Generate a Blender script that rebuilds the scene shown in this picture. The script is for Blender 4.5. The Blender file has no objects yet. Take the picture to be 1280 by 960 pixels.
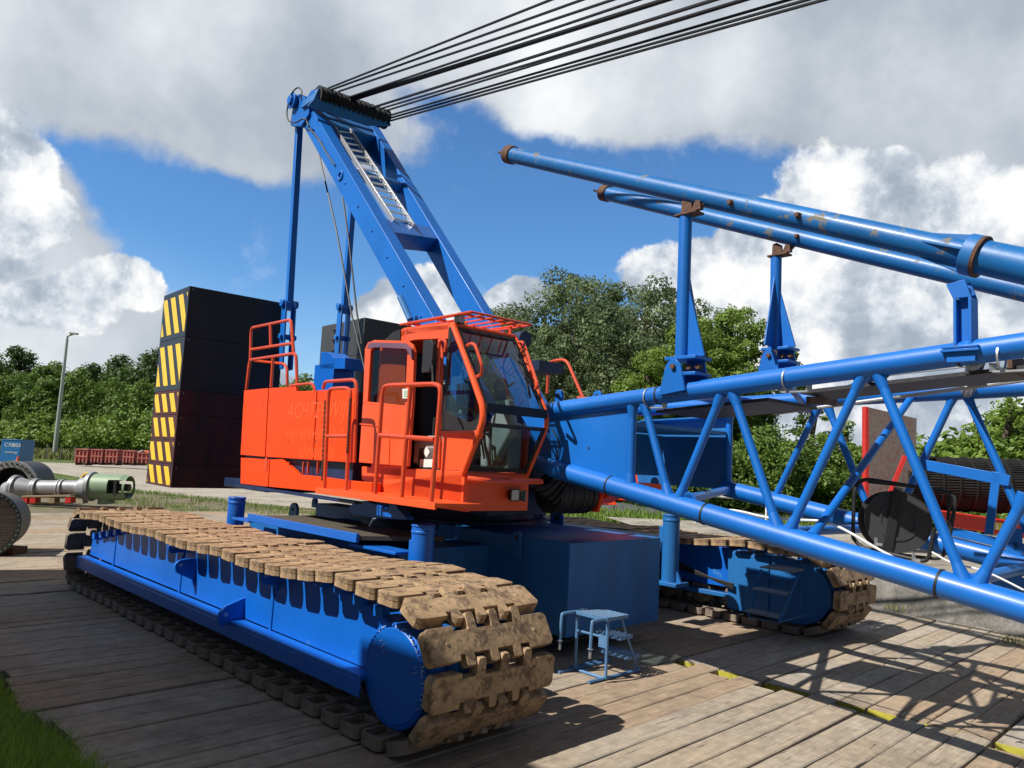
import bpy, bmesh, math, random
import numpy as np
from mathutils import Vector, Matrix
from math import sin, cos, tan, radians, degrees, atan2, pi, hypot, sqrt
random.seed(7)
rng = np.random.default_rng(11)
sc = bpy.context.scene
# ------------------------------------------------------------------ camera
FPX, PITCH, ROLL, CAMH = 945.0, radians(5.75), radians(2.9), 2.1
fw = Vector((0, cos(PITCH), sin(PITCH))); up0 = Vector((0, -sin(PITCH), cos(PITCH))); r0 = Vector((1, 0, 0))
RT = r0 * cos(ROLL) + up0 * sin(ROLL); UP = up0 * cos(ROLL) - r0 * sin(ROLL)
CP = Vector((0, 0, CAMH))
cam = bpy.data.cameras.new("camera"); camo = bpy.data.objects.new("camera", cam); sc.collection.objects.link(camo)
cam.sensor_width = 36; cam.lens = 36 * FPX / 1280; cam.clip_end = 6000; cam.clip_start = 0.05
camo.matrix_world = Matrix(((RT.x, UP.x, -fw.x, 0), (RT.y, UP.y, -fw.y, 0), (RT.z, UP.z, -fw.z, CAMH), (0, 0, 0, 1)))
sc.camera = camo
sc.view_settings.view_transform = 'Standard'; sc.view_settings.look = 'None'
sc.view_settings.exposure = 0.38; sc.view_settings.gamma = 1.0; sc.view_settings.use_curve_mapping = False
sc.cycles.max_bounces = 6; sc.cycles.transparent_max_bounces = 10
SUN_AZ, SUN_EL = radians(-116), radians(49)          # azimuth from +Y towards +X

def ray(x, y): return fw + RT * ((x - 640) / FPX) - UP * ((y - 480) / FPX)
def azel(x, y):
    d = ray(x, y); return degrees(atan2(d.x, d.y)), degrees(atan2(d.z, hypot(d.x, d.y)))

# ------------------------------------------------------------------ sun and sky
sd = bpy.data.lights.new("sun", 'SUN'); sd.energy = 5.0; sd.angle = radians(0.55); sd.color = (1, .955, .88)
so = bpy.data.objects.new("sun", sd); sc.collection.objects.link(so)
so.location = (-20, -10, 30)
so.rotation_euler = Vector((sin(SUN_AZ) * cos(SUN_EL), cos(SUN_AZ) * cos(SUN_EL), sin(SUN_EL))).to_track_quat('Z', 'Y').to_euler()

world = bpy.data.worlds.new("World"); sc.world = world; world.use_nodes = True
def build_sky():
    nt = world.node_tree; N = nt.nodes; L = nt.links
    for n in list(N): N.remove(n)
    out = N.new('ShaderNodeOutputWorld'); bg = N.new('ShaderNodeBackground'); bg.inputs[1].default_value = 0.1
    L.new(bg.outputs[0], out.inputs[0])
    sky = N.new('ShaderNodeTexSky'); sky.sky_type = 'NISHITA'; sky.sun_disc = False
    sky.sun_elevation = SUN_EL; sky.sun_rotation = SUN_AZ; sky.ozone_density = 2.2; sky.air_density = 1.0; sky.dust_density = .6
    tc = N.new('ShaderNodeTexCoord'); sep = N.new('ShaderNodeSeparateXYZ'); L.new(tc.outputs['Generated'], sep.inputs[0])
    def inp(sock, v):
        if isinstance(v, (int, float)): sock.default_value = v
        else: L.new(v, sock)
    def M(op, a, b=0.0, c=None, clamp=False):
        n = N.new('ShaderNodeMath'); n.operation = op; n.use_clamp = clamp
        inp(n.inputs[0], a); inp(n.inputs[1], b)
        if c is not None: inp(n.inputs[2], c)
        return n.outputs[0]
    def NZ(vec, scale, detail=6, rough=.55, dist=0.0, off=None):
        n = N.new('ShaderNodeTexNoise'); n.inputs['Scale'].default_value = scale; n.inputs['Detail'].default_value = detail
        n.inputs['Roughness'].default_value = rough; n.inputs['Distortion'].default_value = dist
        if off:
            m = N.new('ShaderNodeVectorMath'); m.operation = 'ADD'; L.new(vec, m.inputs[0]); m.inputs[1].default_value = off; vec = m.outputs[0]
        L.new(vec, n.inputs['Vector']); return n.outputs['Fac']
    def SS(v, a, b):
        n = N.new('ShaderNodeMapRange'); n.interpolation_type = 'SMOOTHSTEP'; inp(n.inputs[0], v)
        n.inputs[1].default_value = a; n.inputs[2].default_value = b; return n.outputs[0]
    def RAMP(v, stops):
        n = N.new('ShaderNodeValToRGB'); L.new(v, n.inputs[0]); cr = n.color_ramp
        while len(cr.elements) < len(stops): cr.elements.new(.5)
        for e, (p, c) in zip(cr.elements, stops): e.position = p; e.color = (*c, 1)
        return n.outputs[0]
    def MIX(f, a, b, mode='MIX'):
        n = N.new('ShaderNodeMix'); n.data_type = 'RGBA'; n.blend_type = mode; inp(n.inputs[0], f)
        for s, v in ((n.inputs[6], a), (n.inputs[7], b)):
            if isinstance(v, tuple): s.default_value = (*v, 1)
            else: L.new(v, s)
        return n.outputs[2]
    vec = tc.outputs['Generated']
    wn = N.new('ShaderNodeTexNoise'); wn.inputs['Scale'].default_value = 3.2; wn.inputs['Detail'].default_value = 5; L.new(vec, wn.inputs['Vector'])
    sw = N.new('ShaderNodeSeparateXYZ'); L.new(wn.outputs['Color'], sw.inputs[0])
    D = 57.2958
    az = M('MULTIPLY', M('ARCTAN2', sep.outputs[0], sep.outputs[1]), D)
    el = M('MULTIPLY', M('ARCSINE', sep.outputs[2]), D)
    az = M('ADD', az, M('MULTIPLY', M('SUBTRACT', sw.outputs[0], .5), 13.0))
    el = M('ADD', el, M('MULTIPLY', M('SUBTRACT', sw.outputs[1], .5), 9.0))
    def blobs(lst):
        cur = None
        for (x, y, sx, sy) in lst:
            a0, e0 = azel(x, y)
            q = M('ADD', M('POWER', M('ABSOLUTE', M('MULTIPLY', M('SUBTRACT', az, a0), 1 / (sx * .06))), 2.0),
                  M('POWER', M('ABSOLUTE', M('MULTIPLY', M('SUBTRACT', el, e0), 1 / (sy * .06))), 2.0))
            m = M('SUBTRACT', 1.0, q)
            cur = m if cur is None else M('MAXIMUM', cur, m)
        return M('MAXIMUM', cur, -1.2)
    n_big = NZ(vec, 5.0, 9, .58); n_puff = NZ(vec, 9.0, 10, .62, .1); n_soft = NZ(vec, 2.6, 5, .5, 0, (3, 1, 2))
    # broad grey deck overhead
    g = blobs([(150, 30, 420, 150), (330, 130, 230, 95), (640, -40, 560, 150), (860, 70, 330, 115), (1150, 100, 330, 110), (1330, 160, 200, 80), (640, -330, 1300, 300),
               (120, 430, 230, 62), (-150, 330, 190, 190), (30, 330, 120, 130)])
    gd = SS(M('ADD', M('ADD', g, M('MULTIPLY', M('SUBTRACT', n_big, .5), 1.3)), M('MULTIPLY', M('SUBTRACT', n_puff, .5), .9)), -.06, .36)
    gtone = M('ADD', M('ADD', M('MULTIPLY', n_soft, .9), M('MULTIPLY', n_big, .4)), M('MULTIPLY', n_puff, .17))
    gcol = RAMP(gtone, [(.42, (2.1, 2.55, 3.1)), (.66, (3.6, 4.0, 4.55)), (.84, (6.0, 6.3, 6.6)), (.98, (8.2, 8.3, 8.3))])
    # cumulus heads
    w = blobs([(20, 215, 70, 62), (75, 290, 46, 34), (0, 300, 60, 60), (165, 378, 55, 26), (60, 400, 90, 35), (500, 372, 48, 42), (575, 385, 85, 26), (620, 380, 60, 30), (372, 455, 50, 20),
               (960, 330, 90, 62), (860, 352, 90, 45), (1060, 290, 110, 90), (1190, 290, 120, 80), (1290, 330, 120, 90), (1110, 400, 190, 90), (900, 420, 120, 70), (1040, 480, 260, 90), (1240, 470, 190, 110), (1080, 230, 70, 40), (1310, 250, 70, 55)])
    wd = SS(M('ADD', w, M('MULTIPLY', M('SUBTRACT', n_puff, .5), 2.6)), .0, .28)
    puff2 = NZ(vec, 9.0, 8, .6, .1, (.035, .015, -.05))
    lit = M('ADD', M('MULTIPLY', M('SUBTRACT', n_puff, puff2), 2.0), M('MULTIPLY', n_soft, 1.0))
    lowdark = SS(el, 3.0, 17.0)
    lit = M('ADD', lit, M('MULTIPLY', lowdark, .22))
    wcol = RAMP(M('ADD', lit, M('MULTIPLY', M('SUBTRACT', NZ(vec, 24.0, 8, .6), .5), .55)), [(.34, (3.0, 3.5, 4.2)), (.54, (4.1, 4.6, 5.2)), (.70, (6.0, 6.3, 6.7)), (.92, (8.0, 8.0, 7.9))])
    col = MIX(1.0, sky.outputs[0], (.54, .89, 1.20), 'MULTIPLY')
    haze = SS(el, 14.0, -2.0)
    col = MIX(M('MULTIPLY', haze, .6), col, (5.2, 6.3, 7.4))
    wisp = M('MULTIPLY', SS(NZ(vec, 4.5, 9, .65, .3, (7, 2, 4)), .55, .8), .55)
    col = MIX(wisp, col, (6.8, 7.2, 7.7))
    col = MIX(gd, col, gcol)
    col = MIX(wd, col, wcol)
    rear = M('MAXIMUM', SS(sep.outputs[1], .30, -.15), SS(sep.outputs[2], .62, .85))      # unseen dark sky added over and behind the viewer to cut fill light
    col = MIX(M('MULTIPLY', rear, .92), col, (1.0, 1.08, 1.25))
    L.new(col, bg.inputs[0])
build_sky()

# ------------------------------------------------------------------ frames and picking points
def frame(azdeg):
    a = radians(azdeg); return Vector((-sin(a), -cos(a), 0)), Vector((cos(a), -sin(a), 0))
KU, KV = frame(-44.5); SU, SV = frame(-41.5)
def K(u, v, z): return KU * u + KV * v + Vector((0, 0, z))
def S(u, v, z): return SU * u + SV * v + Vector((0, 0, z))
def hit(x, y, n, d):
    r = ray(x, y); t = (d - CP.dot(n)) / r.dot(n); return CP + r * t
def gz(x, y, z=0.0): return hit(x, y, Vector((0, 0, 1)), z)
def sv(x, y, v): return hit(x, y, SV, v)
def su(x, y, u): return hit(x, y, SU, u)
def kv(x, y, v): return hit(x, y, KV, v)
def ku(x, y, u): return hit(x, y, KU, u)
def dp(x, y, d): return CP + ray(x, y) * d           # point at depth d in front of the camera

# ------------------------------------------------------------------ materials
MATS = {}
def mat(name, col, rough=.5, metal=0.0, var=.25, scale=6.0, col2=None, patch=None, patch_amt=.5, bump=.0, bscale=60.0, spec=.5, coat=0.0, stretch=None, emis=None, soft=.05):
    if name in MATS: return MATS[name]
    m = bpy.data.materials.new(name); m.use_nodes = True; nt = m.node_tree; N = nt.nodes; L = nt.links
    b = N['Principled BSDF']; b.inputs['Roughness'].default_value = rough; b.inputs['Metallic'].default_value = metal
    b.inputs['Specular IOR Level'].default_value = spec; b.inputs['Coat Weight'].default_value = coat; b.inputs['Coat Roughness'].default_value = .15
    tc = N.new('ShaderNodeTexCoord'); src = tc.outputs['Object']
    if stretch:
        mp = N.new('ShaderNodeMapping'); mp.inputs['Scale'].default_value = stretch; L.new(src, mp.inputs[0]); vsrc = mp.outputs[0]
    else: vsrc = src
    n1 = N.new('ShaderNodeTexNoise'); n1.inputs['Scale'].default_value = scale; n1.inputs['Detail'].default_value = 6; n1.inputs['Roughness'].default_value = .62
    L.new(vsrc, n1.inputs['Vector'])
    mr = N.new('ShaderNodeMapRange'); mr.inputs[1].default_value = .3; mr.inputs[2].default_value = .7; L.new(n1.outputs['Fac'], mr.inputs[0])
    mx = N.new('ShaderNodeMix'); mx.data_type = 'RGBA'
    L.new(mr.outputs[0], mx.inputs[0])
    c2 = col2 if col2 else tuple(max(0, c * (1 - var)) for c in col)
    mx.inputs[6].default_value = (*c2, 1); mx.inputs[7].default_value = (*col, 1)
    o = mx.outputs[2]
    if patch:
        n2 = N.new('ShaderNodeTexNoise'); n2.inputs['Scale'].default_value = scale * 2.3; n2.inputs['Detail'].default_value = 9; n2.inputs['Roughness'].default_value = .7
        L.new(vsrc, n2.inputs['Vector'])
        r = N.new('ShaderNodeMapRange'); r.inputs[1].default_value = 1 - patch_amt * .62; r.inputs[2].default_value = 1 - patch_amt * .62 + soft; L.new(n2.outputs['Fac'], r.inputs[0])
        m2 = N.new('ShaderNodeMix'); m2.data_type = 'RGBA'; L.new(r.outputs[0], m2.inputs[0]); L.new(o, m2.inputs[6]); m2.inputs[7].default_value = (*patch, 1)
        o = m2.outputs[2]
        rr = N.new('ShaderNodeMapRange'); rr.inputs[3].default_value = rough; rr.inputs[4].default_value = min(1, rough + .35); L.new(r.outputs[0], rr.inputs[0]); L.new(rr.outputs[0], b.inputs['Roughness'])
    L.new(o, b.inputs['Base Color'])
    if bump:
        n3 = N.new('ShaderNodeTexNoise'); n3.inputs['Scale'].default_value = bscale; n3.inputs['Detail'].default_value = 5; L.new(vsrc, n3.inputs['Vector'])
        bp = N.new('ShaderNodeBump'); bp.inputs['Strength'].default_value = bump; bp.inputs['Distance'].default_value = .02; L.new(n3.outputs['Fac'], bp.inputs['Height']); L.new(bp.outputs[0], b.inputs['Normal'])
    if emis: b.inputs['Emission Color'].default_value = (*emis, 1); b.inputs['Emission Strength'].default_value = 1
    MATS[name] = m; return m
BLUE = mat('blue_paint', (.003, .142, .55), .44, var=.22, scale=1.6, patch=(.02, .08, .3), patch_amt=.50, bump=.05, bscale=14, coat=.1, stretch=(1, 1, .35))
BLUEC = mat('blue_chassis_paint', (.001, .125, .56), .45, var=.18, scale=1.2, patch=(.03, .17, .48), patch_amt=.56, bump=.12, bscale=9, coat=.1)
BLUED = mat('blue_dirty_paint', (.010, .15, .44), .5, var=.5, scale=2.2, col2=(.014, .11, .32), patch=(.11, .10, .08), patch_amt=.55, bump=.1, bscale=20, stretch=(1.5, 1.5, .3))
BLUEM = mat('blue_mast_paint', (.006, .145, .44), .45, var=.35, scale=2.0, patch=(.16, .15, .12), patch_amt=.67, bump=.1, bscale=14, coat=.1)
ORG = mat('orange_paint', (.88, .062, .0), .5, var=.10, scale=1.5, patch=(.85, .09, .01), patch_amt=.5, bump=.05, bscale=8, spec=.25)
ORC = mat('orange_cab_paint', (.80, .10, .022), .42, var=.10, scale=2, bump=.03, bscale=10, coat=.1, spec=.35)
ORR = mat('orange_rail_paint', (.68, .075, .022), .4, var=.2, scale=8, patch=(.3, .05, .03), patch_amt=.5, coat=.2)
BLK = mat('black_paint', (.012, .012, .014), .45, var=.4, scale=3, col2=(.02, .019, .019), patch=(.05, .045, .045), patch_amt=.52, bump=.1, bscale=10, stretch=(1, 1, .25))
MAR = mat('maroon_black_paint', (.10, .017, .019), .7, var=.5, scale=3, col2=(.014, .009, .01), patch=(.06, .03, .03), patch_amt=.5, bump=.1, bscale=10, stretch=(1, 1, .25))
GRYK = mat('weathered_black_paint', (.05, .052, .054), .55, var=.4, scale=4, stretch=(1, 1, .2))
YEL = mat('yellow_paint', (.88, .56, .015), .45, var=.15, scale=6, patch=(.3, .2, .05), patch_amt=.47)
YELM = mat('yellow_timber_paint', (.55, .5, .06), .7, var=.4, scale=8, patch=(.15, .12, .05), patch_amt=.6)
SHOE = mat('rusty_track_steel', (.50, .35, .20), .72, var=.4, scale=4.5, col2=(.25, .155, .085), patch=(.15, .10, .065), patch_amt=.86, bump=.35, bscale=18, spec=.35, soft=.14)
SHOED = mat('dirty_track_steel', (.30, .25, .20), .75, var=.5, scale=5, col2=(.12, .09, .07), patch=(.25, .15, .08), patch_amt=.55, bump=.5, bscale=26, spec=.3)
RUB = mat('black_rubber', (.015, .015, .016), .6, var=.4, scale=10)
ROPE = mat('steel_rope', (.028, .028, .03), .5, .3, var=.5, scale=30)
STEEL = mat('galvanised_steel', (.50, .52, .54), .42, .6, var=.3, scale=12)
ALU = mat('aluminium', (.72, .73, .74), .38, .7, var=.15, scale=10)
RUST = mat('rusted_bracket', (.16, .07, .035), .8, var=.5, scale=20, col2=(.05, .03, .025), bump=.4)
DARK = mat('dark_interior', (.018, .018, .02), .6, var=.4, scale=6)
DBLUE = mat('dark_blue_grease', (.008, .03, .12), .5, var=.5, scale=4, col2=(.006, .012, .03))
GREY = mat('grey_plastic', (.35, .36, .36), .5, var=.15, scale=5)
WHITE = mat('white_paint', (.78, .78, .76), .5, var=.12, scale=8)
RED = mat('red_paint', (.62, .03, .025), .45, var=.25, scale=5, patch=(.2, .05, .04), patch_amt=.5)
REDB = mat('faded_red_paint', (.36, .04, .045), .55, var=.35, scale=3)
def wood_mat(name, base, dark, grey):
    m = bpy.data.materials.new(name); m.use_nodes = True; nt = m.node_tree; N = nt.nodes; L = nt.links
    b = N['Principled BSDF']; b.inputs['Roughness'].default_value = .82; b.inputs['Specular IOR Level'].default_value = .25
    tc = N.new('ShaderNodeTexCoord'); g = N.new('ShaderNodeNewGeometry')
    mp = N.new('ShaderNodeMapping'); mp.vector_type = 'POINT'
    mp.inputs['Rotation'].default_value = (0, 0, -atan2(KV.y, KV.x)); L.new(tc.outputs['Object'], mp.inputs[0])
    mp2 = N.new('ShaderNodeMapping'); mp2.inputs['Scale'].default_value = (.55, 9, 6); L.new(mp.outputs[0], mp2.inputs[0])
    off = N.new('ShaderNodeVectorMath'); off.operation = 'ADD'; L.new(mp2.outputs[0], off.inputs[0])
    sc_ = N.new('ShaderNodeMath'); sc_.operation = 'MULTIPLY'; sc_.inputs[1].default_value = 37.0; L.new(g.outputs['Random Per Island'], sc_.inputs[0]); L.new(sc_.outputs[0], off.inputs[1])
    def nz(v, s, d, r=.6):
        n = N.new('ShaderNodeTexNoise'); n.inputs['Scale'].default_value = s; n.inputs['Detail'].default_value = d; n.inputs['Roughness'].default_value = r; L.new(v, n.inputs['Vector']); return n.outputs['Fac']
    grain = nz(off.outputs[0], 4.5, 8, .68); blot = nz(mp.outputs[0], .9, 6, .6); fine = nz(mp.outputs[0], 7, 6, .7)
    def mr(v, a, b_, c=0, d=1):
        n = N.new('ShaderNodeMapRange'); n.inputs[1].default_value = a; n.inputs[2].default_value = b_; n.inputs[3].default_value = c; n.inputs[4].default_value = d; L.new(v, n.inputs[0]); return n.outputs[0]
    def mix(f, a, c, mode='MIX'):
        n = N.new('ShaderNodeMix'); n.data_type = 'RGBA'; n.blend_type = mode
        if isinstance(f, float): n.inputs[0].default_value = f
        else: L.new(f, n.inputs[0])
        for s, v in ((n.inputs[6], a), (n.inputs[7], c)):
            if isinstance(v, tuple): s.default_value = (*v, 1)
            else: L.new(v, s)
        return n.outputs[2]
    c = mix(mr(grain, .3, .7), dark, base)
    c = mix(mr(g.outputs['Random Per Island'], 0.1, 1, 0, .75), c, grey)
    c = mix(mr(blot, .45, .75, 0, .4), c, (base[0] * 1.0, base[1] * .85, base[2] * .7)); c = mix(mr(blot, .42, .25, 0, .5), c, (.16, .14, .12))
    c = mix(mr(fine, .35, .62, .45, 0.0), c, tuple(x * .45 for x in dark))
    c = mix(mr(grain, .385, .33, 0, .9), c, (.02, .016, .012))
    c = mix(mr(nz(mp.outputs[0], .55, 9, .7), .52, .68, 0, .7), c, (.13, .105, .08))
    c = mix(mr(nz(mp.outputs[0], 2.4, 9, .75), .60, .68, 0, .6), c, (.42, .38, .31))
    L.new(c, b.inputs['Base Color'])
    bp = N.new('ShaderNodeBump'); bp.inputs['Strength'].default_value = .55; bp.inputs['Distance'].default_value = .012; L.new(grain, bp.inputs['Height']); L.new(bp.outputs[0], b.inputs['Normal'])
    MATS[name] = m; return m
WOOD = wood_mat('weathered_timber', (.46, .385, .29), (.27, .22, .17), (.42, .385, .33))
WOOD2 = wood_mat('brown_timber', (.43, .32, .215), (.27, .20, .14), (.41, .34, .26))
def glass_mat():
    m = bpy.data.materials.new('tinted_glass'); m.use_nodes = True; nt = m.node_tree; N = nt.nodes; L = nt.links
    for n in list(N): N.remove(n)
    o = N.new('ShaderNodeOutputMaterial'); t = N.new('ShaderNodeBsdfTransparent'); g = N.new('ShaderNodeBsdfGlossy'); mx = N.new('ShaderNodeMixShader'); f = N.new('ShaderNodeFresnel')
    t.inputs[0].default_value = (.46, .58, .58, 1); g.inputs['Roughness'].default_value = .02; g.inputs[0].default_value = (.9, .95, 1, 1); f.inputs[0].default_value = 1.16
    L.new(f.outputs[0], mx.inputs[0]); L.new(t.outputs[0], mx.inputs[1]); L.new(g.outputs[0], mx.inputs[2]); L.new(mx.outputs[0], o.inputs[0])
    MATS['glass'] = m; return m
GLASS = glass_mat()
def grate_mat(name, col, sx, ax=0):
    m = bpy.data.materials.new(name); m.use_nodes = True; nt = m.node_tree; N = nt.nodes; L = nt.links
    b = N['Principled BSDF']; b.inputs['Base Color'].default_value = (*col, 1); b.inputs['Roughness'].default_value = .5
    tc = N.new('ShaderNodeTexCoord'); v = N.new('ShaderNodeTexVoronoi'); v.inputs['Scale'].default_value = sx; v.inputs['Randomness'].default_value = 0.0; v.voronoi_dimensions = '2D'; mp = N.new('ShaderNodeMapping'); mp.inputs['Rotation'].default_value = (ax, 0, .4 if not ax else 0); L.new(tc.outputs['Object'], mp.inputs[0])
    L.new(mp.outputs[0], v.inputs['Vector']); r = N.new('ShaderNodeMath'); r.operation = 'GREATER_THAN'; r.inputs[1].default_value = .27; L.new(v.outputs['Distance'], r.inputs[0])
    L.new(r.outputs[0], b.inputs['Alpha']); MATS[name] = m; return m
GRATE = grate_mat('perforated_blue_steel', (.16, .27, .42), 30)
STOOLM = mat('faded_blue_paint', (.10, .23, .43), .5, var=.3, scale=6)
MESHG = mat('brown_grating', (.12, .10, .07), .8, var=.6, scale=60, col2=(.03, .025, .02), bump=.6, bscale=120)
def leaf_mat(name, c1, c2):
    m = bpy.data.materials.new(name); m.use_nodes = True; nt = m.node_tree; N = nt.nodes; L = nt.links
    b = N['Principled BSDF']; b.inputs['Roughness'].default_value = .55; b.inputs['Specular IOR Level'].default_value = .35
    tr = N.new('ShaderNodeBsdfTranslucent'); mx = N.new('ShaderNodeMixShader'); mx.inputs[0].default_value = .32
    at = N.new('ShaderNodeAttribute'); at.attribute_name = 'tint'
    c = N.new('ShaderNodeMix'); c.data_type = 'RGBA'; L.new(at.outputs['Fac'], c.inputs[0]); c.inputs[6].default_value = (*c1, 1); c.inputs[7].default_value = (*c2, 1)
    L.new(c.outputs[2], b.inputs['Base Color']); L.new(c.outputs[2], tr.inputs[0])
    L.new(b.outputs[0], mx.inputs[1]); L.new(tr.outputs[0], mx.inputs[2]); L.new(mx.outputs[0], N['Material Output'].inputs[0])
    MATS[name] = m; return m
LEAF_D = leaf_mat('dark_leaves', (.038, .075, .018), (.11, .18, .04))
LEAF_M = leaf_mat('mid_leaves', (.055, .11, .018), (.17, .26, .045))
LEAF_L = leaf_mat('light_leaves', (.08, .15, .02), (.24, .34, .06))
LEAF_G = leaf_mat('grey_green_leaves', (.07, .11, .05), (.21, .27, .12))
GRASSM = leaf_mat('grass_blades', (.16, .30, .03), (.42, .55, .09))
DRYG = leaf_mat('dry_grass_blades', (.12, .16, .04), (.30, .30, .11))
BARK = mat('bark', (.12, .09, .065), .9, var=.4, scale=4, bump=.5, bscale=20)

# ------------------------------------------------------------------ mesh builder
class MB:
    def __init__(s): s.v = []; s.f = []; s.m = []; s.c = 0
    def use(s, i): s.c = i; return s
    def add(s, vs, fs):
        o = len(s.v); s.v += [Vector(p) for p in vs]; s.f += [tuple(i + o for i in f) for f in fs]; s.m += [s.c] * len(fs); return s
    def hexa(s, p):   # p: 4 bottom (ccw) + 4 top
        return s.add(p, [(3, 2, 1, 0), (4, 5, 6, 7), (0, 1, 5, 4), (1, 2, 6, 5), (2, 3, 7, 6), (3, 0, 4, 7)])
    def box(s, F, u0, u1, v0, v1, z0, z1):
        return s.hexa([F(u0, v0, z0), F(u1, v0, z0), F(u1, v1, z0), F(u0, v1, z0), F(u0, v0, z1), F(u1, v0, z1), F(u1, v1, z1), F(u0, v1, z1)])
    def bar(s, p, q, w, h, up=Vector((0, 0, 1))):
        p, q = Vector(p), Vector(q); d = (q - p).normalized(); a = d.cross(up)
        if a.length < 1e-4: a = d.cross(Vector((1, 0, 0)))
        a.normalize(); b = a.cross(d).normalized(); a = a * w / 2; b = b * h / 2
        return s.hexa([p - a - b, p + a - b, q + a - b, q - a - b, p - a + b, p + a + b, q + a + b, q - a + b])
    def prism(s, poly, off):
        poly = [Vector(p) for p in poly]; off = Vector(off); n = len(poly)
        return s.add(poly + [p + off for p in poly], [tuple(range(n))[::-1], tuple(range(n, 2 * n))] + [(i, (i + 1) % n, n + (i + 1) % n, n + i) for i in range(n)])
    def cone(s, p, q, r0, r1=None, n=16, caps=True):
        if r1 is None: r1 = r0
        p, q = Vector(p), Vector(q); d = (q - p).normalized(); a = d.orthogonal().normalized(); b = d.cross(a)
        vs = [p + (a * cos(2 * pi * i / n) + b * sin(2 * pi * i / n)) * r0 for i in range(n)] + [q + (a * cos(2 * pi * i / n) + b * sin(2 * pi * i / n)) * r1 for i in range(n)]
        fs = [(i, (i + 1) % n, n + (i + 1) % n, n + i) for i in range(n)]
        if caps: fs += [tuple(range(n))[::-1], tuple(range(n, 2 * n))]
        return s.add(vs, fs)
    def ring(s, p, q, ro, ri, n=32):
        p, q = Vector(p), Vector(q); d = (q - p).normalized(); a = d.orthogonal().normalized(); b = d.cross(a)
        c = [a * cos(2 * pi * i / n) + b * sin(2 * pi * i / n) for i in range(n)]
        vs = [p + x * ro for x in c] + [q + x * ro for x in c] + [q + x * ri for x in c] + [p + x * ri for x in c]
        fs = []
        for k in range(4):
            for i in range(n): fs.append((k * n + i, k * n + (i + 1) % n, ((k + 1) % 4) * n + (i + 1) % n, ((k + 1) % 4) * n + i))
        return s.add(vs, fs)
    def tube(s, pts, r, n=8, round_=0.0, caps=True):
        pts = [Vector(p) for p in pts]
        if round_ > 0 and len(pts) > 2:
            o = [pts[0]]
            for i in range(1, len(pts) - 1):
                a, b, c = pts[i - 1], pts[i], pts[i + 1]
                ra = min(round_, (a - b).length * .45); rc = min(round_, (c - b).length * .45)
                p1 = b + (a - b).normalized() * ra; p2 = b + (c - b).normalized() * rc
                for k in range(5):
                    t = k / 4; o.append(p1 * (1 - t) ** 2 + b * 2 * t * (1 - t) + p2 * t * t)
            o.append(pts[-1]); pts = o
        m = len(pts); vs = []; ref = None
        for i, p in enumerate(pts):
            d = (pts[min(i + 1, m - 1)] - pts[max(i - 1, 0)]).normalized()
            if ref is None: ref = d.orthogonal().normalized()
            a = (ref - d * ref.dot(d)).normalized(); ref = a; b = d.cross(a)
            vs += [p + (a * cos(2 * pi * k / n) + b * sin(2 * pi * k / n)) * r for k in range(n)]
        fs = [(i * n + k, i * n + (k + 1) % n, (i + 1) * n + (k + 1) % n, (i + 1) * n + k) for i in range(m - 1) for k in range(n)]
        if caps: fs += [tuple(range(n))[::-1], tuple(range((m - 1) * n, m * n))]
        return s.add(vs, fs)
    def build(s, name, mats, parent=None, bevel=0, smooth=35):
        if not isinstance(mats, (list, tuple)): mats = [mats]
        me = bpy.data.meshes.new(name); me.from_pydata([tuple(p) for p in s.v], [], s.f)
        for m_ in mats: me.materials.append(m_)
        me.polygons.foreach_set('material_index', s.m)
        bm = bmesh.new(); bm.from_mesh(me); bmesh.ops.recalc_face_normals(bm, faces=bm.faces); bm.to_mesh(me); bm.free()
        me.shade_smooth(); me.set_sharp_from_angle(angle=radians(smooth)); me.update()
        o = bpy.data.objects.new(name, me); sc.collection.objects.link(o)
        if bevel:
            b = o.modifiers.new('bevel', 'BEVEL'); b.width = bevel; b.segments = 2; b.limit_method = 'ANGLE'; b.angle_limit = radians(40)
        if parent: adopt(o, parent)
        return o
def rootloc(p):
    while p.parent: p = p.parent
    return p.location
def adopt(o, parent):
    o.parent = parent
    if parent.type == 'EMPTY': o.matrix_parent_inverse = Matrix.Translation(-parent.location)
def tag(o, label=None, cat=None, group=None, kind=None):
    for k, v in (('label', label), ('category', cat), ('group', group), ('kind', kind)):
        if v: o[k] = v
    return o
def thing(name, loc, label, cat, group=None):
    o = bpy.data.objects.new(name, None); sc.collection.objects.link(o); o.location = loc; o.empty_display_size = .3
    return tag(o, label, cat, group)
def clone(o, parent=None, M=None):
    c = o.copy(); sc.collection.objects.link(c)
    if parent: c.parent = parent
    for ch in o.children: clone(ch, c)
    return c
def npmesh(name, V, Q, mats, tint=None, parent=None):
    me = bpy.data.meshes.new(name); n = len(V); f = len(Q); k = Q.shape[1]
    me.vertices.add(n); me.vertices.foreach_set('co', V.astype(np.float32).ravel())
    me.loops.add(f * k); me.loops.foreach_set('vertex_index', Q.astype(np.int32).ravel())
    me.polygons.add(f); me.polygons.foreach_set('loop_start', np.arange(0, f * k, k, dtype=np.int32))
    for m_ in mats: me.materials.append(m_)
    if tint is not None:
        a = me.attributes.new('tint', 'FLOAT', 'FACE'); a.data.foreach_set('value', tint.astype(np.float32))
    me.update(calc_edges=True); me.validate()
    o = bpy.data.objects.new(name, me); sc.collection.objects.link(o)
    if parent: adopt(o, parent)
    return o
Z = Vector((0, 0, 1))

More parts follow.
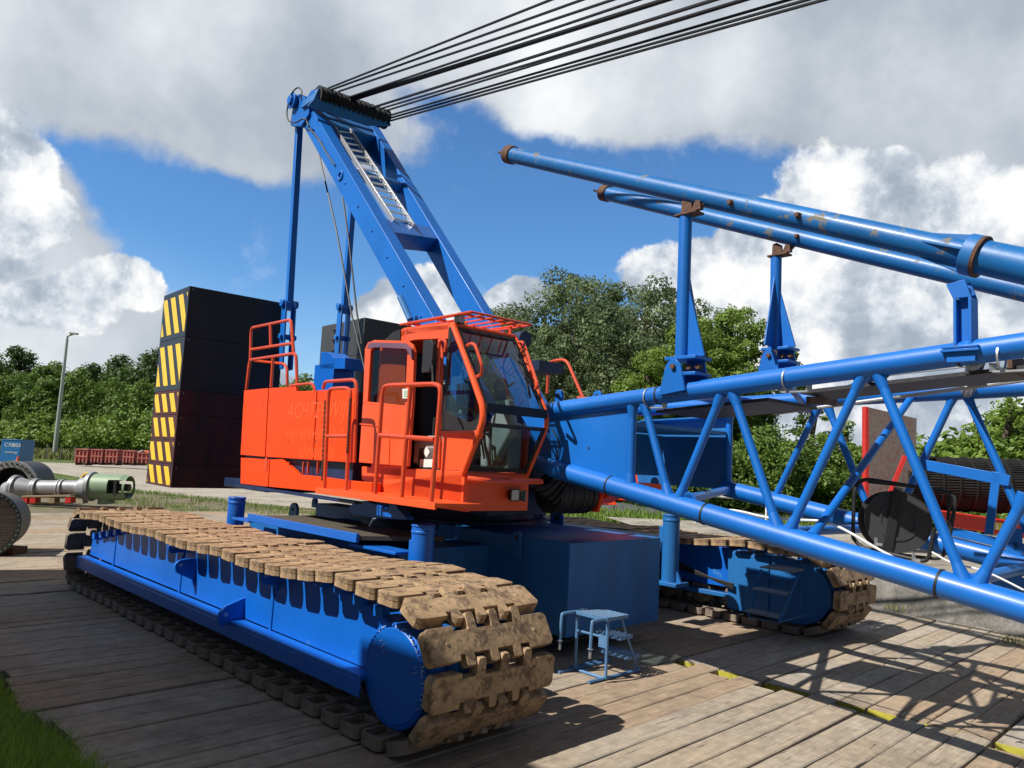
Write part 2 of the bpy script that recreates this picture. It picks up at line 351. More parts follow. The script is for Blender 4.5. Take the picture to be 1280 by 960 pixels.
# ------------------------------------------------------------------ SETTING: ground
GND = -0.17
def ground_mat(name, cols, scale, bump=.3, rough=.95):
    m = bpy.data.materials.new(name); m.use_nodes = True; nt = m.node_tree; N = nt.nodes; L = nt.links
    b = N['Principled BSDF']; b.inputs['Roughness'].default_value = rough; b.inputs['Specular IOR Level'].default_value = .2
    tc = N.new('ShaderNodeTexCoord')
    a = N.new('ShaderNodeTexNoise'); a.inputs['Scale'].default_value = scale; a.inputs['Detail'].default_value = 10; a.inputs['Roughness'].default_value = .68; L.new(tc.outputs['Object'], a.inputs['Vector'])
    r = N.new('ShaderNodeValToRGB'); cr = r.color_ramp
    while len(cr.elements) < len(cols): cr.elements.new(.5)
    for e, (p, c) in zip(cr.elements, cols): e.position = p; e.color = (*c, 1)
    L.new(a.outputs['Fac'], r.inputs[0])
    n2 = N.new('ShaderNodeTexNoise'); n2.inputs['Scale'].default_value = scale * 14; n2.inputs['Detail'].default_value = 8; n2.inputs['Roughness'].default_value = .75; L.new(tc.outputs['Object'], n2.inputs['Vector'])
    mr = N.new('ShaderNodeMapRange'); mr.inputs[1].default_value = .3; mr.inputs[2].default_value = .7; mr.inputs[3].default_value = .55; mr.inputs[4].default_value = 1.3; L.new(n2.outputs['Fac'], mr.inputs[0])
    mx = N.new('ShaderNodeMix'); mx.data_type = 'RGBA'; mx.blend_type = 'MULTIPLY'; mx.inputs[0].default_value = 1; L.new(r.outputs[0], mx.inputs[6]); L.new(mr.outputs[0], mx.inputs[7])
    L.new(mx.outputs[2], b.inputs['Base Color'])
    bp = N.new('ShaderNodeBump'); bp.inputs['Strength'].default_value = bump; bp.inputs['Distance'].default_value = .04; L.new(n2.outputs['Fac'], bp.inputs['Height']); L.new(bp.outputs[0], b.inputs['Normal'])
    MATS[name] = m; return m
G_GRASS = ground_mat('grass_ground', [(.35, (.05, .085, .018)), (.55, (.09, .13, .03)), (.72, (.19, .17, .10))], .35)
G_GRAV = ground_mat('gravel', [(.3, (.24, .21, .17)), (.5, (.36, .325, .27)), (.7, (.44, .40, .33))], .5)
G_CONC = ground_mat('old_concrete', [(.32, (.13, .12, .10)), (.46, (.30, .275, .23)), (.62, (.40, .37, .31)), (.8, (.22, .22, .14))], 1.1, .5)
G_SIDE = ground_mat('stained_concrete', [(.35, (.09, .085, .075)), (.5, (.17, .16, .145)), (.66, (.25, .235, .21))], 1.8, .6)
G_DIRT = ground_mat('dirt', [(.3, (.10, .085, .06)), (.5, (.20, .17, .12)), (.7, (.13, .15, .06))], 1.4, .8)
def sheet(name, pts, z, m):
    b = MB(); b.add([(p[0], p[1], z) for p in pts], [tuple(range(len(pts)))]); o = b.build(name, m); tag(o, kind='structure'); return o
sheet('ground', [(-1500, -600), (1500, -600), (1500, 2500), (-1500, 2500)], GND - .012, G_GRASS)
sheet('yard_dirt', [(-30, -6), (16, -6), (16, 27), (-4, 30), (-24, 40), (-40, 40)], GND - .006, G_DIRT)
a1, a2, a3, a4 = gz(-60, 590, GND), gz(560, 618, GND), gz(640, 606, GND), gz(-60, 575, GND)
sheet('gravel_road', [tuple(gz(x, y, GND))[:2] for x, y in [(-60, 588), (60, 590), (120, 600), (160, 616), (300, 628), (470, 642), (640, 640), (760, 640), (760, 612), (640, 603), (300, 586), (100, 579.5), (-60, 574)]], GND, G_GRAV)
# concrete apron on the right, a step above the mats
def apron():
    lo = [gz(1096, 762, GND), gz(1150, 777, GND), gz(1215, 797, GND), gz(1290, 818, GND), Vector((9.2, 5.5, GND))]
    hi = [Vector((p.x + .16, p.y + .42, .30)) for p in lo]
    hi[-1] = Vector((9.7, 5.7, .3))
    back = [Vector((4.6, 19, .3)), Vector((3.5, 27, .28)), Vector((45, 30, .28)), Vector((45, 6, .28))]
    far_lo = Vector((5.4, 16, GND)); 
    V = lo + hi + back + [far_lo]
    b = MB(); n = 5; F = [(i, i + 1, n + i + 1, n + i) for i in range(4)]
    F.append((5, 6, 7, 8, 9, 13, 12, 11, 10)); F.append((0, 5, 10, 14))
    b.add(V, F); b.m = [1, 1, 1, 1, 0, 1]; o = b.build('concrete_apron', [G_CONC, G_SIDE]); tag(o, kind='structure')
    bm = bmesh.new(); bm.from_mesh(o.data); bmesh.ops.triangulate(bm, faces=bm.faces); bm.to_mesh(o.data); bm.free()
apron()
# rough bank of rubble and grass behind the near track
def bank():
    nx, ny = 90, 14; V = []; 
    A = Vector((-22, 33, 0)); B = Vector((-1.5, 19.0, 0)); d = B - A; n = Vector((-d.y, d.x, 0)).normalized() * -1
    import mathutils
    for i in range(nx + 1):
        for j in range(ny + 1):
            t = i / nx; s_ = j / ny
            p = A + d * t - n * (s_ * 4.2)
            h = sin(pi * s_) ** .8 * .20 + mathutils.noise.noise(Vector((p.x * 1.1, p.y * 1.1, 0))) * .16 * sin(pi * s_) + mathutils.noise.noise(Vector((p.x * 5, p.y * 5, 3))) * .07 * sin(pi * s_)
            V.append((p.x, p.y, GND - .02 + h))
    F = [(i * (ny + 1) + j, (i + 1) * (ny + 1) + j, (i + 1) * (ny + 1) + j + 1, i * (ny + 1) + j + 1) for i in range(nx) for j in range(ny)]
    b = MB(); b.add(V, F); o = b.build('dirt_bank', G_DIRT, smooth=60); tag(o, kind='structure')
    return [Vector(v) for v in V]
bankV = bank()
def grass(name, pts, h, w, mats, lean=.35, label=None, nseg=2):
    """blades rooted at pts"""
    P = np.array([[p[0], p[1], p[2]] for p in pts]); n = len(P)
    hh = h * (.45 + rng.random(n) * .8); a = rng.random(n) * 2 * pi; b = rng.random(n) * 2 * pi
    sx = np.stack([np.cos(a), np.sin(a), np.zeros(n)], 1) * (w / 2); ln = np.stack([np.cos(b), np.sin(b), np.zeros(n)], 1)
    l = (rng.random(n) * lean)[:, None] * hh[:, None]
    up = np.zeros((n, 3)); up[:, 2] = 1
    v0, v1 = P - sx, P + sx
    m_ = P + up * (hh * .55)[:, None] + ln * l * .35
    v2, v3 = m_ + sx * .75, m_ - sx * .75
    tip = P + up * (hh * .95)[:, None] + ln * l
    V = np.stack([v0, v1, v2, v3, tip + sx * .12, tip - sx * .12], 1).reshape(-1, 3)
    base = np.arange(n)[:, None] * 6
    Q = np.concatenate([base + np.array([[0, 1, 2, 3]]), base + np.array([[3, 2, 4, 5]])], 0)
    t = rng.random(n); o = npmesh(name, V, Q, mats, np.concatenate([t, t]))
    return tag(o, label, 'grass' if label else None, None, 'stuff')
# grass on a low bank at the lower left corner
def left_grass():
    pts = []
    edge = [tuple(gz(x, y))[:2] for x, y in [(-150, 800), (-90, 822), (-48, 842), (-18, 872), (8, 905), (44, 935), (80, 962), (115, 995), (160, 1035)]]
    b = MB(); V = []; nrow = 8
    for (x, y) in edge:
        for j in range(nrow):
            s_ = j / (nrow - 1) * 5
            V.append((x - s_ * .78, y - s_ * .62, -.1 + .45 * (1 - math.exp(-s_ * .8))))
    F = [(i * nrow + j, (i + 1) * nrow + j, (i + 1) * nrow + j + 1, i * nrow + j + 1) for i in range(len(edge) - 1) for j in range(nrow - 1)]
    b.add(V, F); o = b.build('grass_bank', G_GRASS, smooth=80); tag(o, kind='structure')
    for _ in range(52000):
        t = random.random() * (len(edge) - 1.001); i = int(t); f = t - i
        x = edge[i][0] * (1 - f) + edge[i + 1][0] * f; y = edge[i][1] * (1 - f) + edge[i + 1][1] * f
        s_ = random.random() ** 1.3 * 2.6 - .12 * random.random()
        pts.append((x - s_ * .78, y - s_ * .62, -.1 + .45 * (1 - math.exp(-max(0, s_) * .8))))
    grass('grass', pts, .24, .009, [GRASSM], .8, 'long fresh green grass at the lower left edge of the timber mats')
left_grass()
pts = []
for v in bankV:
    for k in range(16):
        if random.random() < .5 * (0.25 + (math.sin(v.x * 1.7) * math.sin(v.y * 2.3) > -.1)):
            pts.append((v.x + random.uniform(-.2, .2), v.y + random.uniform(-.2, .2), v.z - .02))
grass('bank_weeds', pts, .17, .02, [LEAF_L], .8, 'patchy weeds and grass growing over the rubble bank')
pts = []
for _ in range(26000):
    x = random.uniform(-75, -6); y = random.uniform(72, 90)
    pts.append((x, y + abs(x) * .12, GND))
grass('far_grass', pts, 1.0, .16, [DRYG], .6, 'tall rough grass in front of the left tree line')
pts = []
for _ in range(26000):
    y = random.uniform(26, 44); x = random.uniform(.05, .95) * y
    pts.append((x, y, GND))
grass('verge_grass', pts, .45, .06, [LEAF_L], .7, 'bright green grass seen under the lattice boom')
pts = []
for (px, py, n_, s_) in ((1128, 742, 70, .12), (1118, 758, 60, .10), (1272, 800, 90, .10), (1150, 730, 40, .3), (1095, 700, 60, .4), (1105, 672, 120, 1.0)):
    c = gz(px, py, .05)
    for _ in range(n_): pts.append((c.x + random.gauss(0, s_), c.y + random.gauss(0, s_), .28 if py < 745 else .0))
grass('kerb_weeds', pts, .10, .010, [DRYG], .8, 'tufts of weeds along the edge of the concrete apron')

# ------------------------------------------------------------------ SETTING: timber mats
def mats():
    first = {}
    def mat_thing(u0, v0, v1, n, w, m, group, label, ragged=(0, 0), z=0.0, yellow=False, notch=()):
        b = MB()
        for k in range(n):
            a = u0 + k * w; g = .003 + random.random() * .004
            e0 = v0 + random.uniform(-1, 1) * ragged[0]; e1 = v1 - random.random() * ragged[1]
            zt = z + random.uniform(-.006, .004)
            if any(abs(a + w / 2 - q) < w / 2 for q in notch): e1 -= random.uniform(.12, .26)
            x0, x1 = a + g, a + w - g
            b.use(0)
            nseg = 10; cs = []
            for j in range(nseg + 1):
                vv = e0 + (e1 - e0) * j / nseg; wob = random.uniform(-.005, .005)
                cs.append((vv, wob, random.uniform(-.003, .003)))
            V = []
            for vv, wob, zz in cs:
                V += [K(x0 + wob, vv, zt - .16), K(x0 + wob, vv, zt - .008 + zz), K(x0 + .01 + wob, vv, zt + zz), K(x1 - .01 + wob, vv, zt + zz), K(x1 + wob, vv, zt - .008 + zz), K(x1 + wob, vv, zt - .16)]
            F = [(6 * j + i, 6 * j + i + 1, 6 * j + i + 7, 6 * j + i + 6) for j in range(nseg) for i in range(5)]
            b.add(V, F + [(0, 1, 2, 3, 4, 5), tuple(6 * nseg + i for i in (5, 4, 3, 2, 1, 0))])
        if yellow:
            b.use(1); b.box(K, u0 + .01, u0 + n * w - .01, v0 - .014, v0 - .002, -.15, z - .012)
        o = b.build('timber_mat', [m, YELM] if yellow else m, smooth=30)
        tag(o, label, 'timber mat', group); return o
    W_ = .25
    # near row: from v 1.7 to 7.4, far row: 7.5 to 13.2
    ORD = ['first', 'second', 'third', 'fourth', 'fifth', 'sixth', 'seventh', 'eighth', 'ninth', 'tenth', 'eleventh', 'twelfth', 'thirteenth', 'fourteenth', 'fifteenth', 'sixteenth', 'seventeenth', 'eighteenth', 'nineteenth', 'twentieth']
    def place_words(u, ref, refname):
        k = int(round((u - ref) / 1.012))
        if k == 0: return 'beside ' + refname
        return '%s %s of %s' % (ORD[min(19, abs(k) - 1)], 'to the right' if k > 0 else 'to the left', refname)
    notch = [gz(x, y).dot(KU) for x, y in ((965, 852), (1000, 860), (1085, 876), (1115, 884), (1262, 930), (860, 832), (905, 836))]
    u = -24.0
    i = 0
    while u < 2.6:
        m = WOOD2 if (i % 3 == 1) else WOOD
        mat_thing(u, 1.72 + random.uniform(-.12, .12), 7.485, 4, W_, m, 'weathered timber mats laid side by side in the near row',
                  'four-plank timber mat of the near row, ' + place_words(u, -5.6, 'the blue step stool'), (.06, .0), random.uniform(-.008, .008), False, notch)
        u += 4 * W_ + .012; i += 1
    u = -24.0; i = 0
    while u < 1.2:
        m = WOOD if (i % 3) else WOOD2
        yl = u > -5.5
        mat_thing(u, 7.5, 13.15 + random.uniform(-.1, .1), 4, W_, m, 'yellow edged timber mats in the far row' if yl else 'weathered timber mats in the far row',
                  ('yellow-ended' if yl else 'weathered') + ' timber mat of the far row, ' + place_words(u, -5.2, 'the far track front'), (.0, .1), random.uniform(-.006, .006), yl)
        u += 4 * W_ + .012; i += 1
    u = -24.0
    while u < -13:
        mat_thing(u, -4.1, 1.6, 4, W_, WOOD, 'timber mats at the far left of the yard', 'timber mat at the far left, %s from the heat exchanger side' % ORD[int((u + 24) / 1.01)], (.05, .05), random.uniform(-.01, .01)); u += 1.012
    u = -24.0
    while u < -12.5:
        mat_thing(u, 13.4, 19.0, 4, W_, WOOD2, 'timber mats behind the crane', 'brown timber mat behind the crane, %s from the pump column' % ORD[int((u + 24) / 1.01)], (.05, .05), random.uniform(-.01, .01)); u += 1.012
mats()

# ================================================================== THE CRANE
crane = thing('crawler_crane', K(-8.2, 7.2, 0), 'large blue and orange crawler crane with raised A-frame and lattice boom foot', 'crawler crane')
def emp(name, loc, parent):
    o = bpy.data.objects.new(name, None); sc.collection.objects.link(o); o.empty_display_size = .2
    o.parent = parent; o.location = loc - parent.location if parent.type == 'EMPTY' and parent.parent is None else loc
    return o

# ---- track shoes
def shoe_mesh(m):
    """local x = travel, y = lateral (-.6 .. .6), z = outward (ground side) ; pin line at z=0"""
    b = MB(); P = .1445
    L = lambda x, y, z: Vector((x, y, z))
    # central plate with interlocking lugs as one outline
    lug_f = [(-.335, -.25), (-.105, -.02), (.125, .21)]      # lugs towards +x
    lug_b = [(-.245, -.165), (-.015, .065), (.215, .295)]      # lugs towards -x
    xs = .082; xl = .2; hx = .121
    def outline(full):
        pts = []
        if full: pts += [(hx - .0, -.40), (hx, -.345)]
        pts.append((xs, -.34))
        for a, c in lug_f: pts += [(xs, a), (xl - .02, a + .004), (xl, a + .015), (xl, c - .015), (xl - .02, c - .004), (xs, c)]
        pts.append((xs, .34))
        if full: pts += [(hx, .345), (hx, .57), (hx - .03, .60), (-hx + .03, .60), (-hx, .57), (-hx, .345)]
        pts.append((-xs, .34))
        for a, c in reversed(lug_b): pts += [(-xs, c), (-xl + .05, c - .004), (-xl + .035, c - .015), (-xl + .035, a + .015), (-xl + .05, a + .004), (-xs, a)]
        pts.append((-xs, -.34))
        if full: pts += [(-hx, -.345), (-hx, -.57), (-hx + .03, -.60), (hx - .03, -.60), (hx, -.57)]
        if full: pts = pts[1:]
        seen = []
        for p in pts:
            if not seen or (abs(seen[-1][0] - p[0]) + abs(seen[-1][1] - p[1])) > 1e-5: seen.append(p)
        return seen
    b.prism([L(x, y, .005) for x, y in outline(True)], (0, 0, .040))
    b.prism([L(x * .985, y, -.035) for x, y in outline(False)], (0, 0, .038))
    # ends with a hollow inner side
    for sgn in (-1, 1):
        y0, y1 = sgn * .36, sgn * .598
        hx = .120
        poly = [(-hx, y0), (-hx, y1 - sgn * .03), (-hx + .03, y1), (hx - .03, y1), (hx, y1 - sgn * .03), (hx, y0)]
        t = .022
        for i in range(len(poly)):
            p, q = poly[i], poly[(i + 1) % len(poly)]
            a_, c_ = Vector((p[0], p[1], 0)), Vector((q[0], q[1], 0)); mid = Vector((0, (y0 + y1) / 2, 0))
            n = Vector((-(c_ - a_).y, (c_ - a_).x, 0)).normalized()
            if n.dot(mid - a_) < 0: n = -n
            b.hexa([a_ + Z * -.045, c_ + Z * -.045, c_ + n * t + Z * -.045, a_ + n * t + Z * -.045, a_ + Z * .004, c_ + Z * .004, c_ + n * t + Z * .004, a_ + n * t + Z * .004])
        # pin hole boss
        b.cone(L(0, sgn * .43, .044), L(0, sgn * .43, .050), .016, .012, 8)
    # guide lugs on the inner side
    for y in (-.13, .13): b.prism([L(-.05, y - .035, -.03), L(.05, y - .035, -.03), L(.025, y - .02, -.11), L(-.025, y - .02, -.11)], (0, .07, 0))
    o = b.build('track_shoe', m, None, bevel=.013, smooth=40)
    return o
shoe0 = shoe_mesh(SHOE)
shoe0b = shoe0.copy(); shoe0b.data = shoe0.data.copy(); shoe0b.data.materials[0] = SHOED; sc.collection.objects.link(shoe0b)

def make_track(vc, outer, label):
    """vc: centre v ; outer: sign of the side facing away from the crane"""
    uF, uR, r, zc = -4.50, -11.93, .50, .565
    tr = emp('crawler_track', K(-8.2, vc, 0), crane)
    tr['label'] = label
    top = zc + r
    def sag(u):
        s_ = 0
        if -10.9 < u < -5.75: s_ = -.035 * abs(sin((u + 5.75) * pi / 1.7))
        if u < -11.2: s_ = -.05 * (-(u + 11.2))
        if -5.75 < u < -4.8: s_ = .035 * sin((u + 4.8) / -.95 * pi)
        return s_
    Lr = uF - uR; per = 2 * Lr + 2 * pi * r; n = 62; pitch = per / n
    def at(s_):
        s_ %= per
        if s_ < Lr: return uF - s_, top + sag(uF - s_), Vector((-1, 0)), Vector((0, 1))        # top, moving back
        s_ -= Lr
        if s_ < pi * r: a = s_ / r; return uR - r * sin(a), zc + r * cos(a), Vector((-cos(a), -sin(a))), Vector((-sin(a), cos(a)))
        s_ -= pi * r
        if s_ < Lr: return uR + s_, zc - r, Vector((1, 0)), Vector((0, -1))
        s_ -= Lr
        a = s_ / r; return uF + r * sin(a), zc - r * cos(a), Vector((cos(a), sin(a))), Vector((sin(a), -cos(a)))
    first = True
    for i in range(n):
        s_ = i * pitch + .05
        u, z, tdir, nd = at(s_); u2, z2, _, _ = at(s_ + pitch * .5); u1, z1, _, _ = at(s_ - pitch * .5)
        td = Vector((u2 - u1, z2 - z1)).normalized(); nd = Vector((td.y, -td.x)) if Vector((td.y, -td.x)).dot(nd) > 0 else Vector((-td.y, td.x))
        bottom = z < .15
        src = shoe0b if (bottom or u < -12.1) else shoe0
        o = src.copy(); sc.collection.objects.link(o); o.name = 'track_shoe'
        X = (KU * td.x + Z * td.y); Nn = (KU * nd.x + Z * nd.y); Y = Nn.cross(X)
        if outer > 0: pass
        R = Matrix((X, Y, Nn)).transposed().to_4x4()
        jit = Matrix.Rotation(random.uniform(-.022, .022), 4, 'Y') @ Matrix.Rotation(random.uniform(-.008, .008), 4, 'X')
        pos = K(u, vc + random.uniform(-.008, .008), z)
        o.parent = tr; o.matrix_parent_inverse = Matrix.Identity(4)
        o.matrix_basis = Matrix.Translation(pos - K(-8.2, vc, 0)) @ R @ jit
    inv = Matrix.Translation(-K(-8.2, vc, 0))
    def P(b, name, m, bevel=0, lab=None, smooth=35):
        o = b.build(name, m, None, bevel, smooth); o.parent = tr; o.matrix_parent_inverse = inv
        if lab: o['label'] = lab
        return o
    sg = outer
    fv_ = vc + sg * .35           # outer face of the frame
    iv_ = vc - sg * .30
    V = lambda u, v, z: K(u, v, z)
    # box frame side profile
    prof = [(-12.12, .44), (-12.05, .70), (-11.1, .86), (-10.4, .99), (-5.6, .985), (-5.0, .89), (-4.75, .80), (-4.75, .46), (-5.0, .42)]
    b = MB(); b.prism([K(u, fv_, z) for u, z in prof], KV * (iv_ - fv_))
    # lower flange
    b.box(K, -12.2, -4.95, fv_ + sg * .14, fv_ - sg * .0, .38, .42)
    b.box(K, -12.2, -4.95, fv_ + sg * .145, fv_ + sg * .125, .26, .385)
    # vertical seams / doubler plates
    for u in (-11.05, -8.78, -6.62): b.box(K, u - .05, u + .0, fv_, fv_ + sg * .012, .42, .98)
    # top tabs under the shoes
    u = -11.9
    while u < -4.9:
        zt = np.interp(u, [-12.05, -11.1, -10.4, -5.6, -5.0], [.70, .86, .99, .985, .89])
        b.box(K, u, u + .11, fv_ + sg * .06, fv_ - sg * .02, zt - .035, zt + .05); u += .2895
    P(b, 'track_frame', BLUEC, .008)
    # lifting lugs with eye holes: plates standing square to the side wall
    if sg < 0:
        for (wt, wb, tip, kind) in (((233, 677), (231, 698), (211, 682), 0), ((246, 698), (248, 736), (219, 707), 0), ((349.3, 710.6), (348.8, 743), (327, 718), 0), ((306.6, 747), (305.6, 780), (273, 772), 1)):
            a_, c_ = kv(*wt, fv_), kv(*wb, fv_); u_ = a_.dot(KU); zt_, zb_ = a_.z, c_.z; tp = ku(*tip, u_); o_ = tp.dot(KV) - fv_; zc_ = tp.z
            G = lambda f, z: K(u_, fv_ + o_ * f, z)
            b = MB()
            if kind == 0:
                r_ = .05; pl = [G(0, zt_), G(.45, zt_), G(.8, zt_ - .01), G(.97, zt_ - .045), G(1, zc_ - .01), G(.95, zc_ - .06), G(.8, zc_ - .09), G(.1, zb_ + .06 * (zt_ - zb_) + .06), G(0, zb_)]; hc = G(.74, (zt_ + zc_) / 2 - .03)
            else:
                pl = [G(0, zt_), G(.75, zc_ + .10), G(.97, zc_ + .04), G(1, zc_ - .03), G(.9, zb_), G(0, zb_)]; hc = G(.72, zc_ + .02)
            b.prism(pl, KU * -.035); b.use(1); b.cone(hc + KU * .001, hc + KU * .004, .022, .022, 12)
            P(b, 'lifting_lug', [BLUEC, STEEL], .004)
    # front drive drum (near side: big round cover)
    cf = K(-4.63, fv_ + sg * .06, .485)
    if sg < 0:
        b = MB(); b.cone(K(-4.62, fv_ - .07, .485), K(-4.62, fv_ + .36, .485), .375, .375, 56)
        for k in range(52):
            a = 2 * pi * k / 52; c = K(-4.62 + .357 * cos(a), fv_ - .071, .485 + .357 * sin(a)); b.cone(c, c - KV * .012, .011, .009, 6)
        b.cone(K(-4.62, fv_ - .078, .485), K(-4.62, fv_ - .07, .485), .335, .345, 48)
        P(b, 'drive_drum', BLUEC, .004, smooth=30)
        b = MB()
        for k in range(26):
            a = random.uniform(-.6, 2.9); rr_ = .362 + random.uniform(-.012, .004); c = K(-4.62 + rr_ * cos(a), fv_ - .0835, .485 + rr_ * sin(a)); b.bar(c, c + K(random.uniform(-.02, .02), 0, random.uniform(-.012, .012)), .003, random.uniform(.004, .011), KV)
        for (ux, zz) in ((-4.80, .70), (-4.785, .66), (-4.76, .68), (-4.76, .63), (-4.37, .60), (-4.36, .565), (-4.40, .55)): c = K(ux, fv_ - .0795, zz); b.bar(c, c + K(.014, 0, .008), .003, .012, KV)
        P(b, 'chipped_paint', WHITE)
    b = MB(); b.cone(K(uF, vc - .2, zc), K(uF, vc + .2, zc), .34, .34, 32); b.cone(K(uF, vc - .07, zc), K(uF, vc + .07, zc), .42, .42, 32)
    P(b, 'sprocket', BLUED)
    b = MB(); b.cone(K(uR, vc - .2, zc), K(uR, vc + .2, zc), .40, .40, 32); P(b, 'idler_wheel', SHOED)
    u = -11.2
    while u < -5.1:
        b = MB(); b.cone(K(u, vc - .28, .30), K(u, vc - .10, .30), .17, .17, 20); b.cone(K(u, vc + .10, .30), K(u, vc + .28, .30), .17, .17, 20); b.cone(K(u, vc - .32, .30), K(u, vc + .32, .30), .07, .07, 12)
        P(b, 'track_roller', SHOED, .01); u += .56
    return tr, P, fv_, iv_
tr1 = make_track(3.9, -1, 'near crawler track with rusty brown shoes and a bright blue side frame')
tr2 = make_track(10.5, 1, 'far crawler track with dusty tan shoes beyond the blue steel box')
# far track: rounded inner end cover, hoses, bracket on its inner face
trk, P2, fv2, iv2 = tr2
b = MB(); fi = iv2 - .12
arc = [( -4.62 + .47 * cos(a), .53 + .42 * sin(a)) for a in [(-pi / 2) + pi * k / 18 for k in range(19)]]
b.prism([K(u, fi, z) for u, z in arc + [(-5.6, .97), (-5.6, .14)]], KV * .16)
b.prism([K(u, fi - .03, z) for u, z in [(-5.62, .16), (-5.0, .14), (-5.0, .93), (-5.62, .96)]], KV * .04)
b.box(K, -5.35, -4.55, fi - .06, fi - .02, .66, .69); b.cone(K(-4.75, fi - .02, .66), K(-4.75, fi - .08, .66), .04, .04, 10)
b.box(K, -12, -5.6, fi + .1, fi - .04, .30, .36)
P2(b, 'drive_cover', BLUED, .006)
b = MB()
for k in range(4): b.tube([K(-8.2, fi - .05, .95 - .03 * k), K(-7.2, fi - .12, .92 - .04 * k), K(-6.4, fi - .12, .70 - .03 * k), K(-5.5, fi - .08, .45 + .02 * k)], .018, 6, .5)
P2(b, 'hydraulic_hose', RUB)
for o in (shoe0, shoe0b): bpy.data.objects.remove(o)

# ---- carbody between the tracks
cb = emp('carbody', K(-8.4, 7.2, 0), crane)
cbi = Matrix.Translation(-K(-8.4, 7.2, 0))
def PC(b, name, m, bevel=0, lab=None, smooth=35):
    o = b.build(name, m, None, bevel, smooth); o.parent = cb; o.matrix_parent_inverse = cbi
    if lab: o['label'] = lab
    return o
b = MB(); b.box(K, -10.2, -6.7, 5.0, 9.4, .42, 1.08)
b.box(K, -9.9, -9.0, 4.2, 10.2, .50, .96); b.box(K, -7.9, -7.0, 4.2, 10.2, .50, .96)
PC(b, 'centre_frame', BLUED, .01)
b = MB(); c = S(-9.0, 6.9, 0); b.cone(c + Z * 1.06, c + Z * 1.20, 1.30, 1.30, 56); b.cone(c + Z * 1.2, c + Z * 1.28, 1.42, 1.42, 56); b.cone(c + Z * 1.28, c + Z * 1.5, 1.22, 1.22, 56)
for k in range(60):
    a = 2 * pi * k / 60; p = c + Vector((cos(a), sin(a), 0)) * 1.36 + Z * 1.28; b.cone(p, p + Z * .03, .02, .02, 6)
PC(b, 'slewing_ring', DBLUE, .004)
def jack(u, v, z0, z1, foot=False, arm=-1):
    b = MB(); b.cone(K(u, v, z0), K(u, v, z1), .115, .115, 24); b.ring(K(u, v, z1 - .08), K(u, v, z1 - .05), .122, .09, 24); b.ring(K(u, v, z1 - .012), K(u, v, z1 + .01), .122, .08, 24)
    b.box(K, u - .16, u - .08, v - .05, v + .05, z1 - .38, z1 - .16)
    if foot: b.box(K, u - .13, u + .2, v - .16, v + .16, z0 - .03, z0 + .02); b.prism([K(u + .05, v - .02, z0), K(u + .2, v - .02, z0), K(u + .05, v - .02, z0 + .3)], KV * .04)
    PC(b, 'jack_cylinder', BLUED if foot else BLUEC, .006)
jack(-6.12, 4.86, .6, 1.40); jack(-10.35, 4.86, .6, 1.38); jack(-5.9, 9.0, .55, 1.46, True); jack(-10.35, 9.5, .6, 1.38)
# grating walkway beside the near track
b = MB(); b.prism([K(-9.45, 4.66, 1.165), K(-6.95, 4.66, 1.165), K(-6.55, 5.5, 1.165), K(-9.3, 5.5, 1.165)], Z * .05); PC(b, 'grating_walkway', MESHG, .004)
b = MB(); b.box(K, -9.5, -6.95, 4.62, 4.66, 1.14, 1.235); b.prism([K(-9.95, 4.62, 1.12), K(-9.45, 4.62, 1.12), K(-9.45, 4.9, 1.12), K(-9.8, 4.9, 1.12)], Z * .03); b.box(K, -7.2, -6.35, 4.7, 4.95, 1.08, 1.11)
PC(b, 'walkway_edge', BLUEC, .004)
# blue mount plates at the end of the walkway
b = MB(); b.prism([sv(x, y, 5.0) for x, y in [(435, 636), (442, 628), (455, 626), (475, 632), (485, 638), (487, 630), (494, 631), (500, 639), (507, 646), (507, 650), (470, 648), (440, 643)]], SV * .12); PC(b, 'mount_plate', BLUEC, .004)
b = MB(); b.bar(sv(468, 648, 4.95), sv(462, 660, 4.95), .04, .02); PC(b, 'bracket', ALU)
b = MB()
for (px, py, r_) in ((366, 638, .13), (392, 627, .06)):
    c = kv(px, py, 6.6); b.ring(c, c + KV * .05, r_, r_ * .35, 24); b.box(K, (c.dot(KU)) - r_, (c.dot(KU)) + r_, 6.6, 6.65, c.z - r_ * 1.6, c.z)
b.box(K, -11.0, -8.3, 6.5, 6.9, 1.05, 1.25)
PC(b, 'hose_saddle', BLUED, .004)
# ---- big box ballast tank at the front of the carbody
b = MB(); b.box(K, -8.0, -5.42, 6.33, 8.04, .24, 1.24)
PC(b, 'ballast_box', BLUED, .006, 'large plain blue steel box between the tracks at the front')
b = MB(); 
for (u, v) in ((-5.55, 6.30), (-6.35, 6.30)): pass
c = K(-6.2, 6.30, 1.17)
def eye(c, r, fn, th=.03, leg=.22):
    b = MB(); n = fn.normalized(); t = n.cross(Z)
    pts = [c + t * r * cos(a) + Z * r * sin(a) for a in [pi * k / 12 for k in range(13)]] + [c - t * r - Z * leg, c + t * r - Z * leg]
    b.prism(pts, n * th); b.use(1); b.cone(c - n * .003, c + n * (th + .003), r * .4, r * .4, 14); return b
PC(eye(K(-6.2, 6.29, 1.22), .07, KV, .03, .22), 'lifting_eye', [BLUED, DARK], .004)
PC(eye(K(-7.2, 8.1, 1.32), .11, KV, .03, .1), 'lifting_eye', [BLUED, DARK], .004)
PC(eye(K(-8.3, 9.3, 1.30), .12, KV, .03, .2), 'lifting_eye', [BLUED, DARK], .004)
